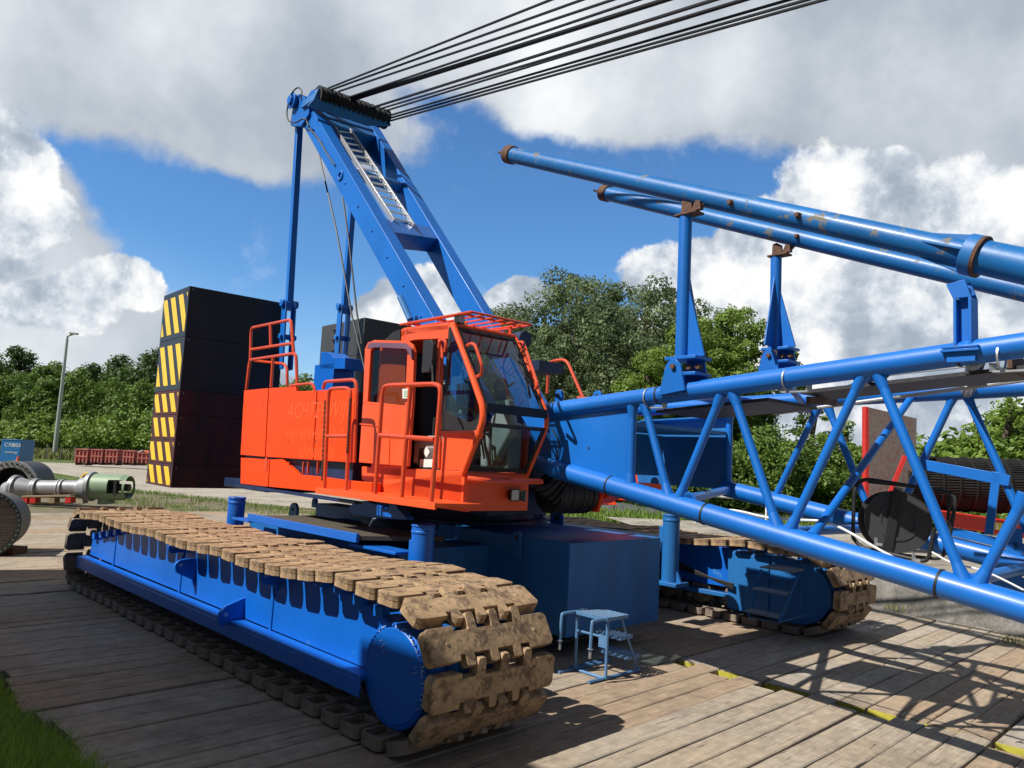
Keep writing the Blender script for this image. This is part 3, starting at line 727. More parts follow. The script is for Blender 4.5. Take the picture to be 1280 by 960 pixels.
b = MB(); b.box(K, -6.75, -6.3, 8.2, 9.2, 1.0, 1.12); b.box(K, -8.8, -6.3, 9.35, 9.7, .9, 1.1); b.cone(K(-7.9, 8.4, .9), K(-7.9, 8.4, 1.35), .05, .05, 12); PC(b, 'cross_beam', BLUED, .006)

# ---- machinery house
mh = emp('machinery_house', S(-9.5, 6.9, 1.5), crane); mhi = Matrix.Translation(-S(-9.5, 6.9, 1.5))
def PM(b, name, m, bevel=0, lab=None, smooth=35):
    o = b.build(name, m, None, bevel, smooth); o.parent = mh; o.matrix_parent_inverse = mhi
    if lab: o['label'] = lab
    return o
def side(pts, v, th): 
    return [sv(x, y, v) for x, y in pts], SV * th
b = MB(); b.box(S, -12.9, -7.0, 5.9, 7.4, 1.50, 1.78); b.box(S, -11.3, -8.1, 4.68, 5.8, 1.60, 2.84); b.box(S, -11.3, -8.1, 8.0, 9.2, 1.60, 2.86)
b.box(S, -12.9, -11.2, 5.0, 8.8, 1.42, 1.56)
b.box(S, -12.2, -9.0, 5.95, 6.05, 1.7, 2.9)
PM(b, 'deck_frame', DBLUE, .01)
pan = [('upper', [(305, 488), (335, 485.2), (331, 571), (300.5, 568.5)]), ('upper', [(336.2, 485), (369.5, 483.3), (370, 489.2), (395.5, 488.2), (390.8, 575), (332, 571)]),
       ('upper', [(397, 488), (443.5, 485.3), (440, 578.2), (392, 575.2)])]
for nme, pts in pan:
    p, o_ = side(pts, 4.6, .05); b = MB(); b.prism(p, o_)
    b.use(1)
    xs_ = [q[0] for q in pts]; x0, x1 = min(xs_) + 3, max(xs_) - 4
    for fx in (0.05, .5, .95):
        for yy in (501, 551):
            c = sv(x0 + (x1 - x0) * fx - (yy - 501) * .05, yy + fx * 1.5, 4.6); b.cone(c - SV * .004, c + SV * .01, .012, .012, 8)
    o = PM(b, 'access_panel', [ORG, DARK], .004)
b = MB(); p, o_ = side([(301, 572), (337, 574.5), (334.5, 608.5), (300.5, 604.5)], 4.6, .06); b.prism(p, o_)
p, o_ = side([(338, 574.5), (352, 574), (368, 588), (372, 593), (402, 596), (430, 600), (470, 604), (470, 620), (403, 615), (335.5, 608.5)], 4.6, .06); b.prism(p, o_)
PM(b, 'lower_skirt', ORG, .004)
# ghosted lettering of the old owner on the orange side
def ghost(txt, x, y, size, m):
    cu = bpy.data.curves.new('ghost_lettering', 'FONT'); cu.body = txt; cu.size = size; cu.extrude = .0006; cu.shear = .25
    o = bpy.data.objects.new('ghost_lettering', cu); sc.collection.objects.link(o); cu.materials.append(m)
    p = sv(x, y, 4.5985); X = SU; Zz = Z; R = Matrix((X, Z, SU.cross(Z))).transposed().to_4x4()
    dg = bpy.context.evaluated_depsgraph_get(); me = bpy.data.meshes.new_from_object(o.evaluated_get(dg)); bpy.data.objects.remove(o)
    me.transform(Matrix.Translation(p) @ R); o = bpy.data.objects.new('ghost_lettering', me); sc.collection.objects.link(o)
    o.parent = mh; o.matrix_parent_inverse = mhi; return o
GH = mat('ghost_orange', (.87, .10, .006), .55, var=.08, scale=20)
ghost('ACHTERWIJK', 358, 523, .30, GH); ghost('KRANENVERHUUR', 356, 548, .19, GH); ghost('LEIMUIDEN', 373, 571, .19, GH)
# side brackets below the panels
b = MB()
for x in (362, 380, 386, 398): b.bar(sv(x, 577, 4.62), sv(x - .8, 592, 4.62), .03, .02)
b.prism(*side([(331.5, 572), (334, 572), (333, 588), (331, 588)], 4.59, .02))
PM(b, 'bracket', ORR)
# catwalk in front of the cab door
b = MB(); b.box(S, -8.2, -5.82, 4.28, 4.72, 1.625, 1.665); b.box(S, -8.2, -5.82, 4.26, 4.285, 1.60, 1.668)
b.prism([S(-5.82, 4.27, 1.625), S(-5.72, 4.55, 1.625), S(-5.72, 4.75, 1.625), S(-5.82, 4.72, 1.625)], Z * .04)
for u in (-8.1, -7.3, -6.5, -5.9): b.prism([S(u, 4.3, 1.62), S(u, 4.72, 1.62), S(u, 4.72, 1.57)], SU * .02)
PM(b, 'catwalk', ORC, .003)
b = MB(); b.box(S, -11.35, -7.8, 4.56, 4.66, 1.50, 1.535); PM(b, 'edge_rail', DBLUE)
# handrails
def rail(paths, name, v, r=.021, m=ORR, rd=.09, conv=sv):
    b = MB()
    for p in paths: b.tube([conv(x, y, v) for x, y in p] if not isinstance(v, list) else [conv(x, y, vv) for (x, y), vv in zip(p, v)], r, 8, rd)
    return PM(b, name, m)
rail([[(308, 487), (313, 449), (314, 410), (364, 399.5), (367, 441)], [(314, 437), (366, 429)], [(338, 404), (338.5, 432.5)], [(308, 487), (312, 450), (370, 441.5), (371.5, 480)], [(341.5, 445), (339, 484)]], 'guard_rail', 4.66, .024)
rail([[(318, 451), (356, 455), (359, 462), (359, 482)]], 'guard_rail', 5.3, .024)
rail([[(362, 490), (362, 482), (391, 479), (393.5, 488)]], 'grab_handle', 4.62, .02)
rail([[(404, 486), (406, 477), (444, 474.5), (446.5, 486), (443, 578)]], 'grab_handle', 4.62, .022)
rail([[(405.5, 613), (411, 487), (418, 485.5), (435, 485), (438.5, 490), (433, 613)], [(408, 545), (436, 545)]], 'handrail', 4.30, .022, ORR, .12)
rail([[(469, 617), (478.5, 484), (486, 481.5), (547, 480), (551.5, 486), (539, 628)], [(474.5, 544), (543, 549)], [(513, 484), (502, 621.5)]], 'handrail', 4.30, .024, ORR, .14)
# chain
b = MB()
for i in range(34):
    a = i / 33; p0 = sv(438 - 4 * a, 497 + 66 * a, 4.28); b.bar(p0, p0 - Z * .026, .012 if i % 2 else .024, .024 if i % 2 else .012)
    p0 = sv(406.5 - 4 * a, 500 + 98 * a, 4.30); b.bar(p0, p0 - Z * .026, .012 if i % 2 else .024, .024 if i % 2 else .012)
PM(b, 'safety_chain', RUST)
# right-hand side of the house seen past the cab
b = MB(); b.box(S, -8.3, -6.9, 8.6, 9.3, 1.6, 2.62); PM(b, 'side_cabinet', ORG, .01, 'orange cabinet on the far side behind the cab')
b = MB(); b.tube([sv(684, 492, 8.4), sv(686, 452, 8.4), sv(708, 449, 8.4), sv(730, 500, 8.4)], .025, 8, .12); b.tube([sv(722, 497, 8.4), sv(748, 499, 8.4)], .02, 8); PM(b, 'guard_rail', ORR)
b = MB(); b.cone(su(657, 424, -8), su(657, 424, -8) - SU * 1.2, .12, .12, 20); b.box(S, -9.3, -7.8, 7.4, 7.9, 3.4, 3.55); PM(b, 'exhaust', DBLUE)
# winch drum with rope in front of the boom foot
b = MB(); p0 = su(706, 617, -6.15); b.cone(p0 - SV * .25, p0 + SV * .32, .20, .20, 32)
for k in range(15):
    c = p0 + SV * (-.25 + .57 * k / 14); b.ring(c - SV * .018, c + SV * .018, .225 + random.uniform(-.006, .006), .15, 32)
PM(b, 'winch_drum', ROPE)
b = MB(); c = p0 + SV * .36
b.prism([c + SU * x + Z * y for x, y in [(-.25, -.20), (.18, -.2), (.24, .0), (.1, .22), (-.25, .22)]], SV * .05); b.prism([c + SU * x + Z * y for x, y in [(-.25, .0), (-.1, -.14), (-.25, -.14)]], SV * .7); b.use(1); b.cone(c + SU * .08 - SV * .01, c + SU * .08, .05, .05, 12)
b.use(0); b.prism([sv(742, 605, 6.8), sv(775, 614, 6.8), sv(742, 629, 6.8)], SV * .3)
PM(b, 'winch_bracket', [ORG, DARK], .006)
b = MB()
for k in range(9):
    o_ = random.uniform(-.12, .12); b.tube([su(650 + 3 * k, 600 + k, -6.3), su(668 + 3 * k, 612 + 3 * k, -6.0 + o_), su(690 + 3 * k, 604 - k, -5.9), su(700 + 4 * k, 590 + k * .5, -6.1)], .018, 6, .25)
PM(b, 'hydraulic_hose', RUB)
b = MB(); b.box(S, -7.6, -6.7, 5.65, 6.6, 1.45, 2.0); b.box(S, -7.4, -6.2, 5.7, 5.9, 1.6, 2.15); PM(b, 'boom_foot_mount', DBLUE, .01)
# blue box brackets and pin link behind the panels
b = MB(); b.prism([sv(x, y, 6.2) for x, y in [(401, 440), (410, 440), (417, 447), (431, 447), (431, 461), (400, 461)]], SV * .35); b.box(S, -12.3, -11.6, 6.2, 6.6, 2.9, 3.6); PM(b, 'rope_guide', BLUEC, .005)

# ---- cab
cabr = emp('operator_cab', S(-6.6, 5.1, 1.55), crane); cabi = Matrix.Translation(-S(-6.6, 5.1, 1.55))
def PB(b, name, m, bevel=0, lab=None, smooth=35):
    o = b.build(name, m, None, bevel, smooth); o.parent = cabr; o.matrix_parent_inverse = cabi
    if lab: o['label'] = lab
    return o
vN, vF = 4.70, 5.57
def cz(pts, v): return [S(u, v, z) for u, z in pts]
# profile (u,z)
pA, pB_, pC_, pD_, pE_ = (-6.29, 3.51), (-5.72, 2.60), (-5.71, 2.46), (-5.98, 1.94), (-5.98, 1.585)
pr_, pb_, pq_ = (-7.22, 3.54), (-7.60, 3.42), (-7.72, 3.1)
b = MB()
# roof
b.prism(cz([pA, pr_, pb_, (pb_[0] + .05, pb_[1] - .09), (pr_[0] + .02, pr_[1] - .09), (pA[0] + .03, pA[1] - .08)], vN), SV * (vF - vN))
# rear wall, floor, lower body
b.box(S, -7.74, -7.66, vN + .02, vF, 1.66, 3.36)
b.prism(cz([pD_, pE_, (-7.74, 1.585), (-7.74, 1.70), (-6.3, 1.94)], vN), SV * (vF - vN))
# near side: lower front panel, front of door opening
b.prism([sv(x, y, vN) for x, y in [(553, 541), (601, 541), (579, 589), (550.5, 588)]], SV * .05)
b.prism([sv(x, y, vN) for x, y in [(452, 583), (579, 589), (577, 637), (540, 634), (470, 612), (452, 600)]], SV * .05)
b.prism([sv(x, y, vN) for x, y in [(507, 411), (560, 405), (561, 424), (545, 424), (520, 425), (506, 428)]], SV * .05)
b.prism([sv(x, y, vN) for x, y in [(482, 423), (507, 411), (506, 428), (478, 434)]], SV * .05)
b.prism([sv(x, y, vN) for x, y in [(478, 434), (506, 428), (507, 600), (462, 600)]], SV * .05)
b.prism([sv(x, y, vF) for x, y in [(470, 520), (660, 535), (655, 590), (470, 590)]], SV * .04)
b.bar(S(*[-7.5, vF, 3.4]), S(-7.5, vF, 2.4), .06, .06); b.bar(S(-6.9, vF, 3.5), S(-6.9, vF, 2.4), .07, .05)
PB(b, 'cab_shell', ORC, .008)
b = MB()
for v in (vN, vF):
    r_ = .034 if v == vN else .026
    b.tube([S(pA[0], v, pA[1] - .03), S(*(-6.02, v, 3.08)), S(pB_[0], v, pB_[1]), S(pC_[0], v, pC_[1]), S(pD_[0], v, pD_[1])], r_, 10, .08)
b.tube([S(pD_[0], vN, pD_[1]), S(pD_[0], vF, pD_[1])], .03, 8); b.tube([S(pA[0], vN, pA[1] - .03), S(pA[0], vF, pA[1] - .03)], .03, 8)
b.bar(sv(553, 541, vN), sv(601, 541, vN), .05, .04)
b.tube([sv(549, 425, vN), sv(553, 440, vN), sv(549, 586, vN)], .018, 8)
b.prism(cz([(-5.95, 1.95), (-5.95, 1.575), (-5.99, 1.575), (-5.99, 1.95)], vN - .005), SV * (vF - vN + .01))
PB(b, 'front_pillar', ORC, .004)
ins = .03
b = MB(); w0 = (pA[0] + .03, pA[1] - .06); b.add([S(w0[0], vN + ins, w0[1]), S(pB_[0] + .01, vN + ins, pB_[1]), S(pB_[0] + .01, vF - ins, pB_[1]), S(w0[0], vF - ins, w0[1])], [(0, 1, 2, 3)])
PB(b, 'windshield', GLASS)
b = MB(); b.add([S(pC_[0] + .01, vN + ins, pC_[1] - .01), S(pD_[0] + .02, vN + ins, pD_[1] + .04), S(pD_[0] + .02, vF - ins, pD_[1] + .04), S(pC_[0] + .01, vF - ins, pC_[1] - .01)], [(0, 1, 2, 3)])
PB(b, 'lower_window', GLASS)
b = MB()   # black rubber surrounds
def border(P, w, th=.012):
    c = sum(P, Vector()) / 4
    for i in range(4):
        p, q = P[i], P[(i + 1) % 4]; d = (q - p).normalized(); m_ = ((p + q) / 2); inn = (c - m_); inn = (inn - d * inn.dot(d)).normalized()
        n = d.cross(inn).normalized()
        b.hexa([p - n * th, q - n * th, q + inn * w - n * th, p + inn * w - n * th, p + n * th, q + n * th, q + inn * w + n * th, p + inn * w + n * th])
W1 = [S(w0[0], vN + ins, w0[1]), S(pB_[0] + .01, vN + ins, pB_[1]), S(pB_[0] + .01, vF - ins, pB_[1]), S(w0[0], vF - ins, w0[1])]
W2 = [S(pC_[0] + .01, vN + ins, pC_[1] - .01), S(pD_[0] + .02, vN + ins, pD_[1] + .04), S(pD_[0] + .02, vF - ins, pD_[1] + .04), S(pC_[0] + .01, vF - ins, pC_[1] - .01)]
border(W1, .035); border(W2, .035)
b.bar(W1[1] + SV * -.01, W1[2] + SV * .01, .05, .09)
PB(b, 'window_seal', RUB)
# near side front window (glass with black edge), rear quarter window
q = [sv(x, y, vN) for x, y in [(561, 409), (569, 409), (583, 440), (598, 486), (600, 512), (598, 539), (553, 540)]]
b = MB(); b.add(q, [tuple(range(7))]); PB(b, 'side_window', GLASS)
b = MB(); 
b.prism([sv(x, y, vN - .004) for x, y in [(553.5, 540), (598, 540), (600, 512), (596, 524), (586, 528), (570, 521), (556, 512)]], SV * .008)
b.prism([sv(x, y, vN - .004) for x, y in [(561, 409), (569, 409), (583, 440), (598, 486), (594, 488), (580, 446), (566, 412), (563, 425), (555, 540), (552, 540)]], SV * .008)
PB(b, 'window_seal', RUB); b = MB(); b.prism([sv(x, y, vN - .004) for x, y in [(483, 424), (492, 415), (501, 412), (501, 425), (482, 429)]], SV * -.01)
b.v = b.v; PB(b, 'window_seal', RUB)
b = MB(); b.add([sv(x, y, vF) for x, y in [(560, 412), (643, 414), (665, 520), (560, 520)]], [(0, 1, 2, 3)]); PB(b, 'side_window', GLASS)
# open sliding door
vD = vN - .10
b = MB(); p = [sv(x, y, vD) for x, y in [(448.5, 578), (453.5, 500), (456, 436), (460, 428), (468, 425), (508, 426), (515, 431), (517.5, 440), (516, 500), (509, 583)]]
hole = [sv(x, y, vD) for x, y in [(460.5, 500), (463, 440), (469, 433), (503, 434), (509, 441), (506, 503), (504, 507), (470, 505)]]
# door as ring of quads around the window + lower leaf
lo = [sv(448.5, 578, vD), sv(453.3, 505, vD), sv(514.5, 510, vD), sv(509, 583, vD)]
b.prism(lo, SV * .04)
o1 = [(453.5, 505), (456, 436), (460, 428), (468, 425), (508, 426), (515, 431), (517.5, 440), (515, 510)]
i1 = [(459.5, 502), (463, 441), (465, 436), (470, 433.5), (503, 434.5), (507.5, 437), (509, 443), (506, 507)]
for k in range(7): b.prism([sv(*o1[k], vD), sv(*o1[k + 1], vD), sv(*i1[k + 1], vD), sv(*i1[k], vD)], SV * .04)
b.prism([sv(*o1[0], vD), sv(*i1[0], vD), sv(*i1[7], vD), sv(*o1[7], vD)], SV * .04)
b.use(1); b.add([sv(x, y, vD + .02) for x, y in i1], [tuple(range(8))])
b.use(0)
for pa, pb in (((450, 530), (478, 533)), ((478, 533), (487, 545)), ((487, 545), (486, 580))): b.bar(sv(*pa, vD - .004), sv(*pb, vD - .004), .012, .016)
PB(b, 'sliding_door', [ORC, GLASS, DARK], .004, 'open orange sliding door')
b = MB(); b.prism([sv(x, y, vD - .05) for x, y in [(458, 436), (462, 428), (506, 429), (514, 436), (515, 450), (508, 436), (470, 434)]], SV * .03)
PB(b, 'rain_visor', mat('visor', (.18, .08, .12), .3))
b = MB(); b.prism([sv(x, y, vD - .03) for x, y in [(503, 486), (511, 486), (510.5, 498), (503, 498)]], SV * .01); b.use(1); 
for k in range(4): b.bar(sv(504.5, 488.5 + 2.3 * k, vD - .032), sv(509.5, 488.6 + 2.3 * k, vD - .032), .003, .006)
PB(b, 'warning_label', [WHITE, mat('green_print', (.15, .4, .12), .5)])
# grab handles beside the windows
b = MB(); b.tube([sv(584, 432, 4.66), sv(589, 429, 4.6), sv(594, 431, 4.55), sv(603, 458, 4.55), sv(602, 468, 4.6), sv(596, 471, 4.66)], .016, 8, .06); PB(b, 'grab_handle', ORR)
b = MB(); b.tube([su(648, 428, -6.1), su(654, 427, -5.98), su(673, 483, -5.6), su(669, 486, -5.75)], .016, 8, .06)
for k in range(9): b.bar(su(650 + 2 * k, 432 + 5 * k, -6.0), su(654 + 2 * k, 432 + 5 * k, -5.9), .01, .01)
PB(b, 'grab_handle', ORR)
b = MB(); b.tube([sv(547, 480, 4.62), sv(549, 428, 4.62), sv(554, 424, 4.62), sv(558, 428, 4.62), sv(556, 440, 4.62)], .018, 8, .05); PB(b, 'grab_handle', ORR)
# bumper rail, lamp
b = MB(); b.tube([su(585, 598, -5.93), su(604, 601, -5.80), su(640, 601.5, -5.80), su(677, 602, -5.80)], .030, 10, .1); b.bar(su(586, 594, -5.96), su(586, 604, -5.96), .04, .02); PB(b, 'bumper_rail', ORR)
def lamp(c, s_, fn, m2):
    n = fn.normalized(); t = Z.cross(n).normalized(); b = MB()
    b.hexa([c + t * s_ * x + Z * s_ * z + n * y for x, z, y in [(-.7, -.7, -.07), (.7, -.7, -.07), (.7, .7, -.07), (-.7, .7, -.07)]] + [c + t * s_ * x + Z * s_ * z for x, z in [(-1, -1), (1, -1), (1, 1), (-1, 1)]])
    b.use(1); b.hexa([c + t * s_ * .85 * x + Z * s_ * .85 * z for x, z in [(-1, -1), (1, -1), (1, 1), (-1, 1)]] + [c + t * s_ * .8 * x + Z * s_ * .8 * z + n * .008 for x, z in [(-1, -1), (1, -1), (1, 1), (-1, 1)]])
    return b
LENS = mat('lamp_lens', (.55, .56, .5), .25, var=.3, scale=40)
PB(lamp(su(644, 619, -5.86), .062, SU, LENS), 'work_lamp', [DARK, LENS], .004)
PB(lamp(su(657, 620, -5.84), .06, SU + SV, LENS), 'work_lamp', [DARK, GREY], .004)
PB(lamp(su(577, 398, -6.22), .055, SU + SV * .2, LENS), 'work_lamp', [DARK, GREY], .004)
# roof guard
b = MB()
zr = 3.585
for k in range(6):
    v = vN + .04 + k * .15; b.tube([S(-7.25, v, zr + .0), S(-6.02, v, zr + .0)], .010, 6)
for u in (-7.2, -6.7, -6.2): b.bar(S(u, vN + .02, zr + .01), S(u, vF - .02, zr + .01), .03, .02)
for u in (-7.2, -6.3):
    for v in (vN + .06, vF - .06): b.cone(S(u, v, 3.50), S(u, v, zr), .02, .02, 6)
b.tube([S(-7.3, vN, zr), S(-6.0, vN, zr), S(-6.0, vF, zr), S(-7.3, vF, zr)], .013, 6, .03)
PB(b, 'roof_guard', ORR)
# interior
b = MB(); sx = S(-6.95, 5.15, 0)
def SB(u0, u1, v0, v1, z0, z1): b.box(S, u0, u1, v0, v1, z0, z1)
SB(-7.15, -6.7, 4.92, 5.38, 1.95, 2.18); SB(-7.28, -7.12, 4.94, 5.36, 2.1, 2.95); SB(-7.24, -7.12, 5.02, 5.28, 2.97, 3.2)
PB(b, 'operator_seat', DARK, .05)
b = MB(); SB(-7.0, -6.5, 4.78, 4.90, 2.0, 2.32); SB(-7.0, -6.45, 5.4, 5.52, 2.0, 2.4); SB(-6.2, -6.0, 5.3, 5.5, 1.95, 2.5)
b.prism([S(-6.15, 5.2, 2.0), S(-5.85, 5.2, 2.4), S(-5.95, 5.2, 2.75), S(-6.25, 5.2, 2.5)], SV * .12)
PB(b, 'control_console', GREY, .03)
b = MB(); b.prism([sv(x, y, 4.78) for x, y in [(522, 585), (524, 560), (549, 560), (548, 585)]], SV * .2); b.use(1); b.prism([sv(x, y, 4.775) for x, y in [(524, 584), (525, 574), (546, 574), (545, 584)]], SV * .004)
b.prism([sv(x, y, 4.774) for x, y in [(529, 565), (533, 558), (537, 565), (533, 572)]], SV * .004)
PB(b, 'battery_box', [DARK, WHITE])
b = MB(); b.cone(S(-6.55, 5.6, 2.9), S(-6.5, 5.62, 2.9), .13, .13, 20); b.tube([S(-6.1, 5.0, 2.0), S(-6.15, 5.0, 2.45), S(-6.3, 5.0, 2.5)], .02, 6); b.tube([S(-6.2, 5.15, 2.1), S(-6.3, 5.12, 2.5)], .012, 6); b.cone(S(-6.75, 4.86, 2.3), S(-6.72, 4.86, 2.52), .018, .026, 8); b.cone(S(-6.75, 5.42, 2.35), S(-6.72, 5.42, 2.56), .018, .026, 8)
b.ring(S(-6.5, 5.1, 2.52), S(-6.47, 5.1, 2.55), .17, .15, 24)
PB(b, 'control_levers', DARK)
b = MB(); b.box(S, -7.65, -6.1, 4.76, 5.54, 1.93, 1.97); b.box(S, -7.64, -7.60, 4.76, 5.54, 1.95, 3.4); PB(b, 'cab_floor', DARK)
b = MB(); b.tube([S(-6.22, 5.02, 3.36), S(-5.98, 5.08, 3.02), S(-5.80, 5.16, 2.72)], .011, 6); b.bar(S(-5.84, 5.0, 2.78), S(-5.96, 5.3, 2.92), .02, .02); b.tube([S(-6.08, 5.4, 3.25), S(-5.86, 5.45, 2.9)], .012, 6); b.bar(S(-6.02, 5.44, 3.2), S(-5.80, 5.40, 2.76), .02, .02)
PB(b, 'windscreen_wiper', DARK)
b = MB(); c = sv(534, 445, 4.5); b.prism([c + SU * x + Z * y for x, y in [(-.09, -.17), (.05, -.17), (.09, -.08), (.09, .12), (.05, .17), (-.09, .17)]], SV * .05); b.tube([c + Z * -.1 + SU * .1, sv(541, 470, 4.5), sv(541, 482, 4.35)], .014, 6)
PB(b, 'side_mirror', DARK, .015)

# ---- A-frame gantry
ga = emp('gantry', S(-12.6, 6.6, 8.2), crane); gai = Matrix.Translation(-S(-12.6, 6.6, 8.2))
def PG(b, name, m, bevel=0, lab=None, smooth=35):
    o = b.build(name, m, None, bevel, smooth); o.parent = ga; o.matrix_parent_inverse = gai
    if lab: o['label'] = lab
    return o
def leg(v, top, bot, wid=.30, dep=.26):
    t, q = sv(*top, v), sv(*bot, v); d = (q - t).normalized(); q2 = q + d * 2.6
    b = MB(); n = SV.cross(d).normalized(); 
    b.bar(t - d * .2, q2, wid, dep, n)
    return b, t, q2, d, n
vL, vR = 5.95, 7.45
b, tN, qN, dN, nN = leg(vL, (393, 152), (531, 392), .22, .38)
for k in range(9):
    p = tN.lerp(qN, .1 + .085 * k); c = p - SV * .111; b.cone(c, c - SV * .015, .02, .02, 6)
c = tN.lerp(qN, .24) - SV * .112; b.ring(c, c - SV * .02, .09, .05, 20)
PG(b, 'gantry_leg', BLUE, .012)
b, tF, qF, dF, nF = leg(vR, (466, 172), (601, 399), .22, .38)
PG(b, 'gantry_leg', BLUE, .012)
def between(f0, name, h, w, m=BLUE, bev=.008):
    p = tN.lerp(qN, f0[0]); q = tF.lerp(qF, f0[1]); b = MB(); b.bar(p, q, w, h, dN); return PG(b, name, m, bev)
Ln = (qN - tN).length; Lf = (qF - tF).length
def fr_n(y):  # fraction along near leg for image row
    best = min(range(0, 1001), key=lambda k: abs(proj(tN.lerp(qN, k / 1000))[1] - y)); return best / 1000
def proj(p):
    d = p - CP; k = d.dot(fw); return 640 + FPX * d.dot(RT) / k, 480 - FPX * d.dot(UP) / k
def fr_f(y):
    best = min(range(0, 1001), key=lambda k: abs(proj(tF.lerp(qF, k / 1000))[1] - y)); return best / 1000
between((fr_n(290), fr_f(300)), 'cross_beam', .34, .30)
b = MB(); p = tN.lerp(qN, fr_n(212)); q = tF.lerp(qF, fr_f(236)); b.cone(p, q, .11, .11, 24); PG(b, 'cross_tube', BLUED)
# plated head between the legs
b = MB(); p0, p1 = tN.lerp(qN, 0), tN.lerp(qN, .0); 
b.bar(tN - dN * .12 + nN * -.15, tF - dF * .12 + nF * -.15, .3, .04, nN); b.bar(tN + dN * .1, tF + dF * .1, .30, .3, dN)
b.bar(tN.lerp(qN, .06) + nN * .14, tF.lerp(qF, .06) + nF * .14, .9, .02, nN)
PG(b, 'head_plate', BLUED, .01)
b = MB(); hz = tN - dN * .28 + nN * -.05; hz2 = tF - dF * .28 + nF * -.05; b.cone(hz, hz2, .13, .13, 28)
for k in (.2, .35, .6, .8): 
    c = hz.lerp(hz2, k); b.ring(c, c + SV * .06, .17, .12, 24)
PG(b, 'head_shaft', BLUED, .004)
# near head bracket with big pin
b = MB(); b.prism([sv(x, y, vL - .16) for x, y in [(363, 157), (367, 122), (374, 117), (384, 121), (389, 113), (394, 112), (395, 122), (386, 133), (386, 142), (376, 158)]], SV * .1)
c = sv(368.5, 127, vL - .17); b.cone(c, c - SV * .06, .13, .13, 24); b.cone(c - SV * .06, c - SV * .12, .085, .085, 20); b.ring(c - SV * .06, c - SV * .075, .16, .1, 24)
PG(b, 'head_bracket', BLUE, .006)
b = MB(); b.prism([sv(x, y, vR + .18) for x, y in [(449, 166), (456, 150), (466, 154), (466, 172)]], SV * .06); PG(b, 'head_bracket', BLUE, .006)
b = MB(); pth = [(376, 126), (378, 113), (372, 108), (363, 118), (358, 140), (360, 152), (370, 154), (378, 148), (384, 150)]; b.tube([sv(x, y, vL - .25) for x, y in pth], .014, 6, .2)
b.tube([sv(x, y, vL - .14) for x, y in [(383, 149), (386, 160), (398, 173), (407, 190), (418, 206)]], .014, 6, .2); PG(b, 'cable_loop', RUB)
# sheave block
uh = (tN).dot(SU) + .25
ca, cb2 = su(392, 118, uh), su(484, 150, uh)
ax = (cb2 - ca).normalized(); fwdS = SU; 
b = MB(); b.prism([su(x, y, uh + .12) for x, y in [(385, 132), (393, 123), (420, 129), (488, 153.5), (489, 157), (460, 156)]], SU * -.06)
b.prism([su(x, y, uh - .4) for x, y in [(385, 128), (390, 113), (398, 110), (398, 118), (420, 129), (470, 148)]], SU * .04)
b.prism([su(392, 124, uh + .1), su(398, 110, uh + .1), su(402, 112, uh + .1), su(398, 127, uh + .1)], SU * -.5)
PG(b, 'block_frame', BLUED, .006)
for grp in ((.06, .30), (.36, .62), (.68, .97)):
    for k in range(5):
        t = grp[0] + (grp[1] - grp[0]) * k / 4; c = ca.lerp(cb2, t) + Z * .0
        b = MB(); axn = SV; b.ring(c - axn * .02, c - axn * .012, .19, .05, 28); b.ring(c - axn * .012, c + axn * .012, .165, .05, 28); b.ring(c + axn * .012, c + axn * .02, .19, .05, 28)
        PG(b, 'sheave', RUB)
# hoist ropes running to the upper right
st = [(411, 110), (414.5, 112), (423, 114.4), (435.6, 121.8), (438, 123), (441, 125.3), (464, 135), (473, 136.7), (483.5, 138), (488.8, 143.8), (488.8, 147.3), (488.8, 150.8)]
en = [(688, 0), (727, 0), (765, 0), (798, 0), (829, 0), (834, 0), (892, 0), (927, 0), (932, 0), (985, 0), (1008, 0), (1029, 0)]
for i, (a_, e_) in enumerate(zip(st, en)):
    p = su(*a_, uh + .1); vv = p.dot(SV); q = sv(*e_, vv); q2 = p + (q - p) * 1.6
    b = MB(); b.tube([p, q2], .019 if i not in (4, 5, 6) else .024, 6); PG(b, 'hoist_rope', ROPE)
# ladder lying between the legs
def onplane(x, y):    # plane of the upper faces of the gantry legs
    a_ = tN + nN * -.12; nrm = (tF - tN).cross(dN).normalized(); return hit(x, y, nrm, a_.dot(nrm))
lu = [onplane(418, 160), onplane(492, 277)]; ru = [onplane(437, 163), onplane(517, 283)]
lad = MB(); lad.bar(lu[0], lu[1], .035, .09, nN); lad.bar(ru[0], ru[1], .035, .09, nN)
for k in range(14):
    t = (k + .5) / 14; lad.tube([lu[0].lerp(lu[1], t), ru[0].lerp(ru[1], t)], .019, 8)
PG(lad, 'ladder', ALU, .003)
# thin hydraulic strut near the leg foot
b = MB(); b.cone(sv(500, 371, 5.6), sv(513, 400, 5.6), .045, .045, 10); b.use(1); b.cone(sv(506, 385, 5.6), sv(512, 402, 5.6), .03, .03, 10); PG(b, 'support_strut', [BLUED, ALU])
